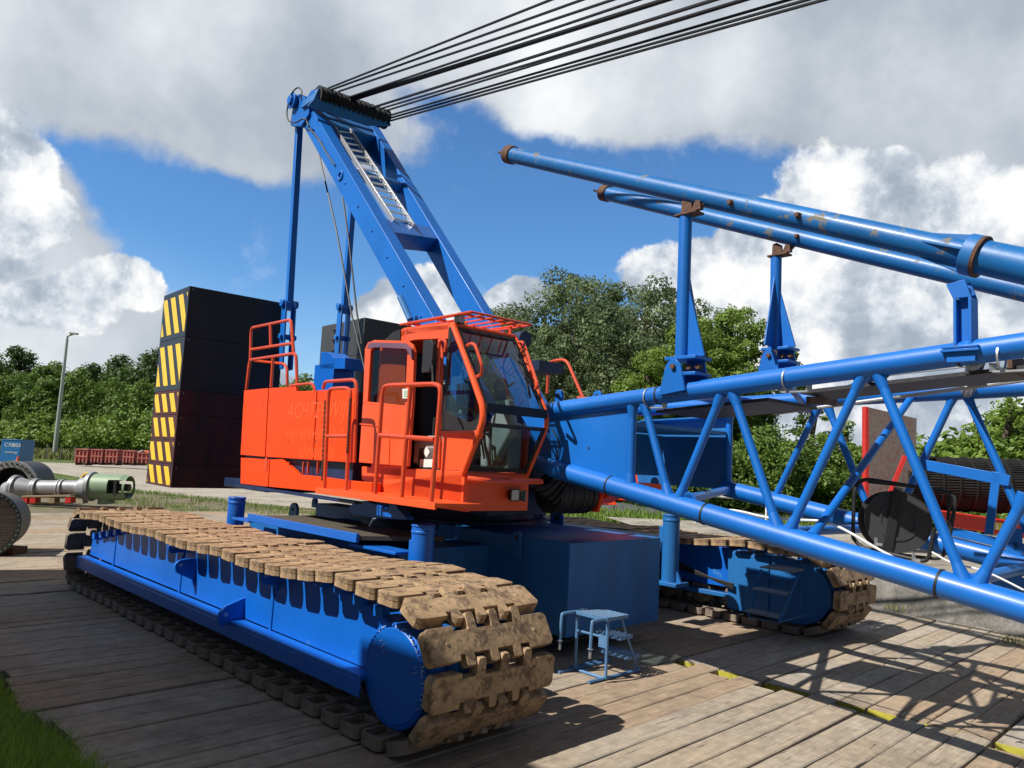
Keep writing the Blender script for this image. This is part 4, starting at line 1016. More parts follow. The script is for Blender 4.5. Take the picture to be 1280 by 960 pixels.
# backstays
def backstay(v, top, bot, lnk):
    t, q = sv(*top, v), sv(*bot, v); b = MB(); b.bar(t, q, .115, .11, SU); PG(b, 'backstay', BLUE, .006)
    b = MB(); d = (t - q).normalized(); q3 = q - d * lnk
    for s_ in (-.11, .11): b.bar(q + d * .15 + SV * s_ * .8, q3 + SV * s_ * .8, .035, .17, SU)
    b.cone(q + d * .12 - SV * .16, q + d * .12 + SV * .16, .07, .07, 16); b.cone(q - d * .5 - SV * .16, q - d * .5 + SV * .16, .05, .05, 16); PG(b, 'backstay_link', BLUE, .006)
backstay(vL - .02, (374, 157), (361, 388), 1.1)
backstay(7.3, (443, 225), (430, 392), 1.6)
for pth in ([(398, 190), (421, 290), (431, 345), (440, 395), (458, 470)], [(425, 222), (436, 300), (446, 390), (452, 430)]):
    b = MB(); b.tube([sv(x, y, 6.5) for x, y in pth], .017, 6); PG(b, 'slack_rope', ROPE)

# ---- lattice boom foot section
bo = emp('lattice_boom', S(-3.5, 6.9, 2.2), crane); boi = Matrix.Translation(-S(-3.5, 6.9, 2.2)); bo['label'] = 'blue tubular lattice boom foot section reaching to the right'
def PL(b, name, m, bevel=0, lab=None, smooth=35):
    o = b.build(name, m, None, bevel, smooth); o.parent = bo; o.matrix_parent_inverse = boi
    if lab: o['label'] = lab
    return o
n1, n2 = 5.8, 7.9
def ext(a_, c_, v, k=1.25):
    p, q = sv(*a_, v), sv(*c_, v); return p, p + (q - p) * k
def chord(a_, c_, v, r, name, k=1.3, rings=()):
    p, q = ext(a_, c_, v, k); b = MB(); b.cone(p, q, r, r, 28)
    for rx in rings:
        t = rx; c = p.lerp(q, t); d = (q - p).normalized(); b.use(1); b.ring(c - d * .008, c + d * .008, r + .006, r - .01, 28); b.use(0)
    PL(b, name, [BLUE, DARK]); return p, q
chord((681, 514), (1262, 434), n1, .085, 'upper_chord', 1.35, (.26, .69))
chord((690, 585), (1278, 760), n1, .095, 'lower_chord', 1.25, (.155, .36, .71))
chord((800, 512), (1280, 484), n2, .085, 'upper_chord', 1.25)
chord((905, 610), (1275, 705), n2, .095, 'lower_chord', 1.25)
# foot plates
b = MB(); b.prism([sv(x, y, n1) for x, y in [(686, 522), (788, 510), (787, 606), (690, 580)]], SV * .03); b.use(1); c = sv(736, 560, n1); b.cone(c - SV * .004, c, .015, .015, 6)
PL(b, 'foot_plate', [BLUE, DARK], .003)
b = MB(); b.prism([sv(x, y, n1 + .05) for x, y in [(672, 560), (684, 520), (690, 520), (694, 582), (670, 578)]], SV * .3)
b.cone(sv(672, 578, n1 + .05), sv(695, 586, n1 + .05), .09, .095, 20)
PL(b, 'foot_lug', BLUED, .006)
b = MB(); b.prism([sv(x, y, n2) for x, y in [(790, 527), (915, 521), (912, 612), (797, 603)]], SV * .03); b.prism([sv(800, 527, n2 - .1), sv(912, 521, n2 - .1), sv(912, 524, n2), sv(800, 531, n2)], Z * .02); PL(b, 'foot_plate', BLUED, .003)
b = MB(); b.box(S, -6.0, -5.0, 5.85, 7.85, 2.52, 2.56); b.box(S, -5.95, -5.88, 5.9, 7.8, 2.0, 2.5); PL(b, 'cross_plate', BLUED)
# near braces
def brace(a_, c_, v, r, v2=None, m=BLUE):
    p, q = sv(*a_, v), sv(*c_, v if v2 is None else v2); d = (q - p).normalized(); b = MB(); b.cone(p, q, r, r, 18); b.cone(p, p + d * .13, r * 1.5, r * 1.02, 18); b.cone(q - d * .13, q, r * 1.02, r * 1.5, 18); PL(b, 'brace', m)
for a_, c_, r in (((791, 505), (788, 608), .042), ((806, 505), (836, 621), .038), ((902, 493), (848, 625), .038), ((916, 490), (972, 660), .038), ((1079, 468), (987, 664), .036), ((1097, 466), (1206, 728), .036), ((1283, 618), (1222, 733), .036)):
    brace(a_, c_, n1, r)
for a_, c_, r in (((1023, 509), (966, 628), .036), ((1035, 509), (1093, 655), .036), ((1194, 491), (1113, 662), .036), ((1207, 490), (1300, 700), .036), ((912, 515), (910, 612), .04)):
    brace(a_, c_, n2, r)
brace((1142, 493), (1014, 672), n2, .034, n1)
brace((860, 624), (911, 612), n1, .045, n2); brace((1217, 450), (1209, 490), n1, .045, n2, STEEL); brace((978, 472), (1010, 512), n1, .03, n2)
brace((1207, 727), (1290, 708), n1, .045, n2); brace((985, 664), (1110, 660), n1, .04, n2)
brace((1105, 466), (1000, 512), n1, .03, n2, BLUED); brace((1230, 440), (1215, 490), n1, .03, n2, BLUED)
# far walkway flat bars
for a_, c_, w_ in (((1150, 580), (1262, 601), .10), ((1246, 590), (1236, 668), .07), ((1180, 662), (1300, 690), .08), ((915, 612), (1040, 645), .12), ((1268, 660), (1268, 720), .12), ((1240, 722), (1300, 738), .14)):
    b = MB(); b.bar(sv(*a_, n2 - .05), sv(*c_, n2 - .05), .02, w_); PL(b, 'walkway_bracket', BLUE, .003)
# galvanised rail pipes and trays under the top chords
b = MB()
for k, (a_, c_) in enumerate((((967, 517), (1290, 474)),)): b.tube([sv(*a_, 6.9), sv(*c_, 6.9)], .018, 8)
b.bar(sv(1105, 468, 6.1), sv(1222, 455, 6.1), .03, .03); b.tube([sv(1100, 480, 6.6), sv(1290, 470, 6.6)], .015, 6); PL(b, 'guide_pipe', STEEL)
b = MB(); b.prism([sv(1000, 488, 6.05), sv(1290, 455, 6.05), sv(1290, 455, 6.05) + SV * .55, sv(1000, 488, 6.05) + SV * .55], -Z * .03); b.prism([sv(820, 512, 6.0), sv(960, 497, 6.0), sv(960, 497, 6.0) + SV * .9, sv(820, 512, 6.0) + SV * .9], -Z * .03); PL(b, 'cable_tray', mat('tray_steel', (.06, .06, .065), .55, .3, var=.5, scale=20))
b = MB(); b.bar(sv(1262, 452, 6.0), sv(1300, 470, 6.9), .03, .12); PL(b, 'cross_channel', RUST)
b = MB(); b.bar(sv(1010, 500, 6.0), sv(1045, 503, 7.0), .03, .06); PL(b, 'cross_channel', RUST)
for (x, y) in ((812, 497), (1252, 446), (985, 475)):
    b = MB(); c = sv(x, y, n1); 
    b.ring(c - SU * .006, c + SU * .006, .1, .088, 24); b.bar(c - Z * .1 - SU * .05, c - Z * .1 + SU * .18, .05, .012); b.bar(c - Z * .1 - SU * .05, c - SU * .05 - Z * .04, .012, .05); b.bar(c - Z * .1 + SU * .18, c + SU * .18 - Z * .04, .012, .05); PL(b, 'pipe_clamp', STEEL)
# eye lugs on the boom foot
PL(eye(sv(698, 493, n1 + .1), .055, SV, .03, .14), 'lifting_eye', [BLUE, DARK], .003)
PL(eye(sv(746, 495, n1 + 1.2), .07, SV, .03, .1), 'lifting_eye', [BLUE, DARK], .003)
# mast support posts
def post(xb, yb, xt, yt, v, fin, gus):
    base, topp = sv(xb, yb, v), sv(xt, yt, v); top_ = Vector((base.x, base.y, topp.z)); b = MB(); zb = base.z
    b.cone(base + Z * .28, top_, .062, .062, 22); b.prism([base + SV * fin * .05 + Z * .30, base + SV * fin * .30 + SU * .03 + Z * .30, base + SV * fin * .05 + Z * .30 + Z * .85], SU * .02)
    b.prism([base + SU * .0 + Z * .3 - SU * .02, base + SU * .25 + Z * .3, base + Z * 1.15], SV * .02)
    b.box(lambda u, w, z: base + SU * u + SV * w + Z * z, -.12, .22, -.1, .16, .27, .30); b.box(lambda u, w, z: base + SU * u + SV * w + Z * z, -.12, .22, -.1, .16, .12, .15)
    PL(b, 'mast_support_post', BLUE, .004)
    b = MB(); b.prism([base - SV * .12 + SU * x + Z * y for x, y in [(-.16, -.06), (.13, -.02), (.07, .22), (.02, .27), (-.04, .27), (-.09, .22)]], SV * .03); b.prism([base + SV * .12 + SU * x + Z * y for x, y in [(-.1, -.06), (.22, -.02), (.16, .27), (-.03, .27)]], SV * .03)
    b.use(1)
    for x, w in ((0, -.15), (.1, -.04), (.2, -.04), (-.14, -.04)): c = base + SU * x + Z * .2 + SV * w; b.cone(c, c + SV * .06, .026, .026, 8)
    PL(b, 'post_foot', [BLUE, RUST], .003)
    b = MB(); t = top_; b.box(lambda u, w, z: t + SU * u + SV * w + Z * z, -.08, .16, -.07, .07, 0, .02); b.prism([t + SU * x + Z * y for x, y in [(-.06, .02), (.07, .02), (.06, .13), (.0, .17), (-.05, .16)]], SV * .03); b.prism([t + SV * -.05 + SU * x + Z * y for x, y in [(.09, .02), (.2, .02), (.19, .1), (.14, .12)]], SV * .05); b.bar(t + SU * .18 + Z * .06, t + SU * .30 + Z * .17, .03, .025); PL(b, 'mast_rest', RUST, .003)
    return top_
post(851, 487, 860, 270, n1, 1, 1)
post(968, 468, 978, 320, n2, -1, 1)
b = MB(); B0 = sv(1207, 442, n1); f = lambda u, w, z: B0 + SU * u + SV * w + Z * z
b.box(f, -.09, .09, -.1, .1, -.07, .0); b.box(f, -.12, .12, -.13, .13, .0, .018); b.box(f, -.115, .115, -.125, .125, .024, .04)
tp = sv(1201, 356, n1); hh_ = tp.z - B0.z
b.box(f, -.055, -.035, -.07, .07, .03, hh_ * .78); b.box(f, .04, .06, -.07, .07, .03, hh_ * .78); b.box(f, -.035, .04, -.01, .01, .03, hh_ * .95)
b.prism([f(-.055, -.07, hh_ * .78), f(-.10, -.07, hh_), f(.02, -.07, hh_ * 1.04), f(.06, -.07, hh_ * .78)], SV * .02); b.prism([f(-.055, .05, hh_ * .78), f(-.10, .05, hh_), f(.02, .05, hh_ * 1.04), f(.06, .05, hh_ * .78)], SV * .02)
PL(b, 'mast_support_post', BLUE, .003)
# white hose along the lower chord
b = MB(); b.tube([sv(x, y, n1 + .25) for x, y in [(880, 640), (915, 636), (960, 648), (1000, 650), (1032, 651), (1060, 664), (1100, 688), (1135, 706)]], .010, 8, .3)
b.tube([sv(x, y, n1 + .3) for x, y in [(1165, 690), (1190, 705), (1230, 712), (1300, 748)]], .007, 6, .3); PL(b, 'white_hose', WHITE)
b = MB(); b.tube([sv(x, y, n1 - .02) for x, y in [(690, 536), (700, 552), (696, 575), (690, 575)]], .008, 6, .1); PL(b, 'black_cable', RUB)

# ================================================================== THINGS ON OR BESIDE THE CRANE
# mast legs lying on the support posts
ms = thing('derrick_mast', S(-3.7, 6.9, 4.5), 'pair of long blue tubular mast legs lying on supports above the lattice boom', 'crane mast')
def mastleg(a_, c_, v, r, wide, lab):
    p, q = sv(*a_, v), sv(*c_, v); d = (q - p).normalized(); k = (sv(*wide, v) - p).length if wide else 0
    e = p + (q - p) * 1.3
    b = MB(); sg = emp('mast_leg', p - ms.location, ms); sg.location = p - ms.location; inv_ = Matrix.Translation(-p); sg['label'] = lab
    def PP(b, name, m, bev=0):
        o = b.build(name, m, None, bev); o.parent = sg; o.matrix_parent_inverse = inv_
    if wide:
        w_ = p + d * k; b.cone(p, w_, r, r, 28); b.cone(w_, e, r * 1.28, r * 1.28, 28)
    else: b.cone(p, e, r, r, 28)
    PP(b, 'mast_tube', BLUEM)
    b = MB(); b.ring(p - d * .02, p + d * .10, r * 1.18, r * .8, 28); b.cone(p - d * .03, p + d * .02, r * 1.1, r * 1.1, 24); b.cone(p - d * .22, p, .015, .03, 8); b.bar(p - Z * .02 - d * .1, p + d * .03, .03, .10)
    PP(b, 'end_cap', RUST, .004)
    if wide:
        b = MB(); b.ring(w_ - d * .05, w_ + d * .05, r * 1.55, r * 1.0, 32)
        nn = [Z, SV, -Z, -SV]
        for x in nn:
            x = (x - d * x.dot(d)).normalized(); b.prism([w_ - d * .35 + x * r, w_ - d * .05 + x * r * .95, w_ - d * .05 + x * r * 1.5], x.cross(d) * .02)
        PP(b, 'collar', BLUED, .005)
        b = MB(); b.ring(w_ + d * .03, w_ + d * .055, r * 1.56, r * 1.2, 32); PP(b, 'collar_edge', RUST)
    for (px, py) in (((921, 257), (1005, 273)) if wide else ((1002, 298),)):
        c = sv(px, py, v) - SV * r * .9; b = MB(); b.cone(c, c - SV * .05, .03, .02, 10); PP(b, 'pin', RUST)
mastleg((636, 193), (1216, 319), n1 + .05, .095, (1218, 319.5), 'nearer mast leg with a wider tube at its right end')
mastleg((755, 241), (1280, 363.5), n2, .10, None, 'farther plain mast leg')

# cable reel on a black frame
rc = hit(1122, 652, SV, 6.7); 
rl = thing('cable_reel', rc - Z * .35, 'black cable reel in a bent tube frame lying inside the lattice boom', 'cable reel')
ra = (SU * .82 - SV * .57 ).normalized(); RR = rc
def depth_of(p): return (p - CP).dot(fw)
rr = 38.5 / FPX * depth_of(rc)
rn = Vector((-.25, -1.0, .05)).normalized(); ra_ = rn
b = MB(); b.cone(RR, RR + ra_ * .015, rr, rr, 56); b.ring(RR + ra_ * .015, RR + ra_ * .022, rr * .62, rr * .5, 48); b.ring(RR + ra_ * .012, RR + ra_ * .02, rr, rr * .96, 48)
DISC = mat('dark_grey_disc', (.045, .047, .05), .6, var=.3, scale=6); b.build('front_flange', DISC, rl)
back = RR - ra_ * .26 ; b = MB(); b.cone(back, back - ra_ * .015, rr, rr, 48); b.build('rear_flange', DISC, rl)
b = MB()
for k in range(12): c = RR.lerp(back, (k + .5) / 12); b.ring(c - ra_ * .011, c + ra_ * .011, rr * .86, rr * .6, 40)
b.build('wound_cable', RUB, rl)
b = MB(); s_ = ra_.cross(Z).normalized(); b.bar(RR + ra_ * .03 + Z * rr * 1.1 + s_ * -.0, RR + ra_ * .03 - Z * rr * 1.3 + s_ * .1, .07, .02, ra_); b.build('hub_bar', DARK, rl)
b = MB()
fp = lambda x, y, v: sv(x, y, v)
b.tube([fp(1066, 672, 6.4), fp(1068, 608, 6.4), fp(1080, 598, 6.5), fp(1190, 616, 6.5), fp(1195, 624, 6.5), fp(1186, 676, 6.5)], .016, 8, .08)
b.tube([fp(1066, 672, 6.4), fp(1076, 684, 6.4), fp(1160, 703, 6.4), fp(1168, 660, 6.4)], .016, 8, .06)
b.tube([fp(1085, 602, 6.9), fp(1180, 612, 6.9), fp(1188, 620, 6.9), fp(1180, 700, 6.9), fp(1100, 690, 6.9)], .014, 8, .08)
b.build('tube_frame', RUB, rl)
b = MB()
for (x, y) in ((1095, 680), (1142, 700)): c = fp(x, y, 6.3); b.bar(c - Z * .03, c + Z * .05, .015, .02); b.bar(c, c + SU * .05, .015, .02)
b.build('frame_clamp', STEEL, rl)

# counterweight slabs
def slab(u0, u1, v0, v1, z0, z1, m, label, group, stripes=None, notch=False):
    b = MB(); b.box(S, u0, u1, v0, v1, z0 + .003, z1 - .003)
    mats_ = [m, YEL, STEEL]
    b.use(0)
    h = z1 - z0; t = .002
    # bevel recesses: small lips along the top edge of the striped face and corner bolts
    if stripes:
        b.use(1); uu0, uu1 = u0, u1; W_ = uu1 - uu0
        for (a0, a1, sl) in stripes:
            zb, zt = z0 + h * .10, z1 - h * .12
            pts = [(a0 + sl, zb), (a1 + sl, zb), (a1, zt), (a0, zt)]
            # clip to the face
            def clip(poly, f, lim, sgn):
                out = []
                for i in range(len(poly)):
                    p, q = poly[i], poly[(i + 1) % len(poly)]; ip, iq = sgn * (p[0] - lim) >= 0, sgn * (q[0] - lim) >= 0
                    if ip: out.append(p)
                    if ip != iq: tt = (lim - p[0]) / (q[0] - p[0]); out.append((lim, p[1] + (q[1] - p[1]) * tt))
                return out
            pts = clip(pts, 0, .04, 1); 
            if len(pts) > 2: pts = clip(pts, 0, .96, -1)
            if len(pts) > 2: b.prism([S(uu0 + W_ * a, v0 - .001, z) for a, z in pts], SV * -.004)
    b.use(2)
    for uq in (u1 - .0,):
        for vq in (v0 + .06, v1 - .06): c = S(uq, vq, z1 - .06); b.cone(c, c + SU * .012, .012, .012, 6)
    if notch:
        b.use(0); 
        for z in np.arange(z0 + .15, z1 - .1, .22): b.box(S, u0 + .55, u0 + .75, v0 - .06, v0, z, z + .13)
    o = b.build('counterweight_slab', mats_, None, .016)
    tag(o, label, 'counterweight', group); return o
uf = -13.2
hs = [(3.98, 4.79), (3.14, 3.97), (2.73, 3.13), (2.31, 2.72), (1.91, 2.30), (1.43, 1.90)]
# z of seams from the corner line
ys = [357, 420, 487, 518, 549.6, 580.6, 610]
xs = [237, 232.5, 227.2, 225, 222.5, 220.3, 218]
zz = [hit(x, y, SU, uf).z for x, y in zip(xs, ys)]
names = ['topmost', 'second', 'third', 'fourth', 'fifth', 'lowest']
labs = ['topmost tall black counterweight slab of the left stack with yellow hazard stripes', 'second tall black counterweight slab from the top of the left striped stack',
        'thin maroon black slab third from the top of the left striped stack', 'thin maroon black slab fourth from the top of the left striped stack',
        'thin maroon black slab fifth from the top, second from the bottom of the left stack', 'lowest maroon black counterweight slab of the left striped stack']
for i in range(6):
    sl = .30 if i < 2 else .16
    st_ = [(-.32 + .31 * k + (.06 * (i % 2)), -.32 + .31 * k + .17 + (.06 * (i % 2)), sl) for k in range(5)]
    slab(uf - 1.35, uf, 4.235, 5.98, zz[i + 1], zz[i], BLK if i < 2 else MAR, labs[i], 'counterweight slabs of the left stack', st_)
rz = [4.80, 4.05, 3.25, 2.85, 2.42, 2.0, 1.45]
nm = ['topmost plain black counterweight slab of the right stack behind the cab', 'second plain black slab of the right counterweight stack behind the cab']
for i in range(2):
    slab(uf - 1.8, uf, 7.66, 9.4, rz[i + 1] if i == 0 else 1.45, rz[i], GRYK, nm[i], 'counterweight slabs of the right stack', None, True)

# folding step stool on the mats
def gp(x, y): return gz(x, y)
stl = thing('step_stool', gp(745, 850), 'small blue steel step platform with two hook handles standing on the mats in the sun', 'step ladder', 'blue steel steps')
fl, fr_, bl, brr = gp(757, 850), gp(798, 838), gp(719, 838), gp(760, 824)
zt = (hit(757, 785, Vector((0, 1, 0)), fl.y).z)
e1 = (fl - bl); e1.z = 0; e2 = Vector((e1.y, -e1.x, 0)).normalized() * -1
if e2.dot(RT) < 0: e2 = -e2
n1_ = e1.normalized(); w_ = e1.length
zt = .60
A0 = bl.copy(); 
def T(a, c, z): return A0 + n1_ * a * w_ + e2 * c + Z * z
b = MB(); b.tube([T(-.12, -.02, .02), T(-.12, -.02, .02) + e2 * .62], .016, 8)
for a in (0, 1): b.tube([T(a, -.25, .018), T(a, .55, .018)], .016, 8)
b.tube([T(0, -.02, .018), T(1, -.02, .018)], .016, 8)
for a in (0, 1): b.tube([T(a, 0, .0), T(a, 0, zt)], .016, 8); b.tube([T(a, .2, zt), T(a, .52, .02)], .012, 8)
b.tube([T(1, 0, .4), T(0, 0, .4)], .012, 6); b.prism([T(.75, -.01, .3), T(1.0, -.01, .3), T(1.0, -.01, .42), T(.75, -.01, .42)], e2 * .01)
b.build('frame', STOOLM, stl)
def tread(a0, a1, c0, c1, z, nm_='tread'):
    b = MB(); b.add([T(a0, c0, z), T(a1, c0, z), T(a1, c1, z), T(a0, c1, z)], [(0, 1, 2, 3)]); b.use(1)
    for p, q in ((T(a0, c0, z - .015), T(a1, c0, z - .015)), (T(a1, c0, z - .015), T(a1, c1, z - .015)), (T(a1, c1, z - .015), T(a0, c1, z - .015)), (T(a0, c1, z - .015), T(a0, c0, z - .015))): b.bar(p, q, .006, .035)
    b.build(nm_, [GRATE, STOOLM], stl)
tread(-.06, 1.06, -.04, .30, zt, 'top_platform'); tread(.02, .98, .22, .42, .38); tread(.02, .98, .36, .56, .17)
for a in (0, 1):
    b = MB(); b.tube([T(a, .05, zt - .01), T(a, -.22, zt - .01), T(a, -.24, zt - .02), T(a, -.25, zt - .30)], .016, 8, .08); b.use(1); b.cone(T(a, -.25, zt - .27), T(a, -.25, zt - .36), .014, .014, 8); b.cone(T(a, -.25, zt - .27), T(a, -.25, zt - .275), .03, .03, 10)
    b.build('hook_handle', [STOOLM, STEEL], stl, 0)
# steps leaning at the far track
s2 = thing('access_steps', K(-5.3, 9.6, 0), 'dark blue steel access steps hanging on the inner side of the far track', 'step ladder', 'blue steel steps')
vs_ = 9.85
b = MB()
top = [(952, 709), (1000, 712)]
b.bar(kv(952, 712, vs_), kv(936, 770, vs_ - .3), .03, .02, KU); b.bar(kv(1000, 716, vs_ - .0), kv(974, 778, vs_ - .5), .03, .02, KU); b.bar(kv(1002, 716, vs_ + .05), kv(1002, 768, vs_ + .05), .02, .02); b.bar(kv(974, 778, vs_ - .45), kv(1014, 766, vs_ + .1), .02, .02); b.bar(kv(974, 778, vs_ - .45), kv(936, 772, vs_ - .3), .02, .02)
b.build('frame', BLUED, s2)
def tr3(pts, nm_='tread'):
    b = MB(); b.prism([kv(x, y, v) for x, y, v in pts], -Z * .02); b.build(nm_, mat('worn_blue_tread', (.24, .29, .35), .6, var=.4, scale=20), s2)
tr3([(950, 708, vs_ - .1), (992, 714, vs_ - .12), (1005, 711, vs_ + .06), (968, 705, vs_ + .06)])
tr3([(940, 735, vs_ - .3), (983, 743, vs_ - .3), (988, 740, vs_ - .1), (948, 733, vs_ - .1)])
tr3([(930, 763, vs_ - .5), (973, 772, vs_ - .5), (980, 768, vs_ - .3), (940, 760, vs_ - .3)])

# ================================================================== LEFT YARD
# heat exchanger flange at the left edge
hc = gz(-16, 712, 0); hr = .66
hc = Vector((-9.05, 13.2, .02)); 
def hx():
    c = dp(-23, 656, 13.0); r = 43 / FPX * 13.0
    n = Vector((.35, -1, 0)).normalized()
    t = thing('heat_exchanger', Vector((c.x, c.y, 0)), 'round perforated tube sheet of a heat exchanger at the left edge of the yard', 'heat exchanger')
    b = MB(); b.ring(c, c - n * .07, r, r * .88, 48); b.use(1)
    for k in range(40): a = 2 * pi * k / 40; p = c + (n.cross(Z)) * cos(a) * r * .94 + Z * sin(a) * r * .94; b.cone(p, p + n * .02, .012, .012, 6)
    b.build('flange', [mat('dark_green_flange', (.03, .05, .045), .5), STEEL], t)
    m = grate_mat('perforated_tube_sheet', (.20, .17, .16), 22, pi / 2); b = MB(); b.cone(c - n * .03, c - n * .06, r * .88, r * .88, 48); b.build('tube_sheet', m, t)
    b = MB()
    for k in range(-3, 4): z = k * r * .25; w = sqrt(max(0, (r * .87) ** 2 - z * z)); b.bar(c - n * .02 - n.cross(Z) * w + Z * z, c - n * .02 + n.cross(Z) * w + Z * z, .02, .02)
    b.cone(c - n * .075, c - n * 1.0, r * .86, r * .86, 40); b.build('shell', mat('grey_brown_shell', (.10, .09, .085), .6), t)
    b = MB(); b.box(lambda x, y, z: Vector((c.x + x, c.y + y, z)), -.4, .4, .3, .7, 0, c.z - r * .7); b.build('saddle', RUST, t)
hx()
def pipework():
    D = 25.5; P = lambda x, y, d=D: dp(x, y, d)
    px = D / FPX
    t = thing('pump_column', gz(90, 632), 'grey flanged pump pipe column lying on a red and wood pallet', 'pump')
    G = mat('grey_cast_pipe', (.33, .34, .36), .5, .2, var=.3, scale=4)
    def cyl(x0, x1, y, r0, r1=None, m=G, nm='pipe_section'):
        b = MB(); b.cone(P(x0, y), P(x1, y), r0 * px, (r1 or r0) * px, 24); b.build(nm, m, t)
    cyl(6, 20, 613, 10, 16); cyl(20, 42, 611.5, 16, 10); cyl(47, 75, 610, 9.5); cyl(78, 100, 609.5, 9)
    for x, r_ in ((19, 17), (22, 17), (44, 13), (47, 13), (75, 12), (79, 12), (99, 11), (102, 12)): cyl(x - 1.2, x + 1.2, 611, r_, None, G, 'flange')
    cyl(102, 112, 610, 13, 15); 
    b = MB()
    for x, y in ((106, 626), (110, 622)): b.bar(P(x, y - 4), P(x + 1, y + 3), .15, .15)
    b.build('support_foot', G, t)
    m_ = thing('motor_housing', gz(135, 628), 'pale green motor housing drum with a square window at the end of the pump column', 'motor')
    GR = mat('pale_green_paint', (.22, .32, .20), .5, var=.2, scale=3)
    b = MB(); n = 40; c0, c1 = P(115, 608), P(162, 609.5); R_ = 16 * px; d = (c1 - c0).normalized(); a_ = Vector((0, -1, 0)); a_ = (a_ - d * a_.dot(d)).normalized(); z_ = d.cross(a_); segs = 16
    V = []; F = []
    for i in range(segs + 1):
        t_ = i / segs; rr_ = R_ * (1.0 if t_ < .93 else .9)
        for k in range(n): an = 2 * pi * k / n; V.append(c0.lerp(c1, t_) + (a_ * cos(an) + z_ * sin(an)) * rr_)
    for i in range(segs):
        for k in range(n):
            an = (k + .5) / n * 2 * pi; an = (an + pi) % (2 * pi) - pi
            if abs(an + .1) < .58 and ((9 <= i <= 12) or i in (13, 14)): continue
            if abs(abs(an) - pi) < .5 and 9 <= i <= 14: continue
            F.append((i * n + k, i * n + (k + 1) % n, (i + 1) * n + (k + 1) % n, (i + 1) * n + k))
    b.add(V, F); b.build('drum_shell', GR, m_, 0, 60)
    b = MB(); b.bar(c0.lerp(c1, .76) - z_ * R_ * .6 + a_ * R_ * .85, c0.lerp(c1, .76) + z_ * R_ * .6 + a_ * R_ * .85, .05, .08); b.cone(c0.lerp(c1, .5), c1, .12, .12, 12); b.build('shaft', DARK, m_)
    b = MB(); b.ring(c0 - d * .06, c0 + d * .06, R_ * 1.14, R_ * .5, 32); b.build('flange', G, m_)
    b = MB(); b.cone(P(133, 622), P(133, 629), 9 * px, 10 * px, 20); b.build('support_foot', GR, m_)
    b = MB(); b.tube([P(102, 598), P(106, 592), P(112, 593), P(113, 600)], .06, 6, .1); b.build('lifting_strap', mat('yellow_strap', (.6, .42, .08), .7), m_)
    pl = thing('pallet', gz(60, 630), 'red ended wooden pallet under the grey pump pipe', 'pallet')
    b = MB(); WD = mat('pallet_wood', (.34, .24, .15), .8, var=.3, scale=6)
    for k in range(4): b.bar(P(30, 620.5, D - .9 + .5 * k), P(91, 619.5, D - .9 + .5 * k), .3, .05)
    b.bar(P(30, 629, D - .9), P(91, 628.5, D - .9), .12, .04); b.build('deck_boards', WD, pl)
    for i, x in enumerate((34, 44, 68, 88)):
        b = MB(); b.bar(P(x - 3.5, 625, D - .9), P(x + 3.5, 624.8, D - .9), .3, .19); b.build('block', RED if i != 2 else WD, pl)
    rg = thing('pipe_flange_ring', gz(12, 625), 'big grey pipe end with a bolted ring and a dark hollow', 'pipe')
    c = P(12, 606, 28); n_ = Vector((.25, -1, 0)).normalized(); r_ = 30 / FPX * 28
    b = MB(); b.ring(c, c - n_ * .15, r_, r_ * .72, 40); b.use(1)
    for k in range(28): a = 2 * pi * k / 28; p = c + n_.cross(Z) * cos(a) * r_ * .88 + Z * sin(a) * r_ * .88; b.cone(p, p + n_ * .05, .035, .035, 6)
    b.build('flange', [mat('light_grey_steel', (.38, .38, .37), .5, .2, var=.2, scale=5), DARK], rg)
    b = MB(); b.ring(c - n_ * .15, c - n_ * 2.2, r_ * .95, r_ * .7, 36); b.cone(c - n_ * 1.2, c - n_ * 1.25, r_ * .7, r_ * .7, 36); b.build('pipe_body', DISC, rg)
    cn = thing('traffic_cone', gz(21, 600), 'small orange traffic cone beside the grey pipe end', 'traffic cone')
    b = MB(); p = dp(22, 577, 34); b.cone(p - Z * .3, p + Z * .25, .14, .03, 14); b.box(lambda x, y, z: p + Vector((x, y, z)), -.2, .2, -.2, .2, -.34, -.3); b.build('cone_body', mat('cone_orange', (.8, .12, .03), .5), cn)
pipework()
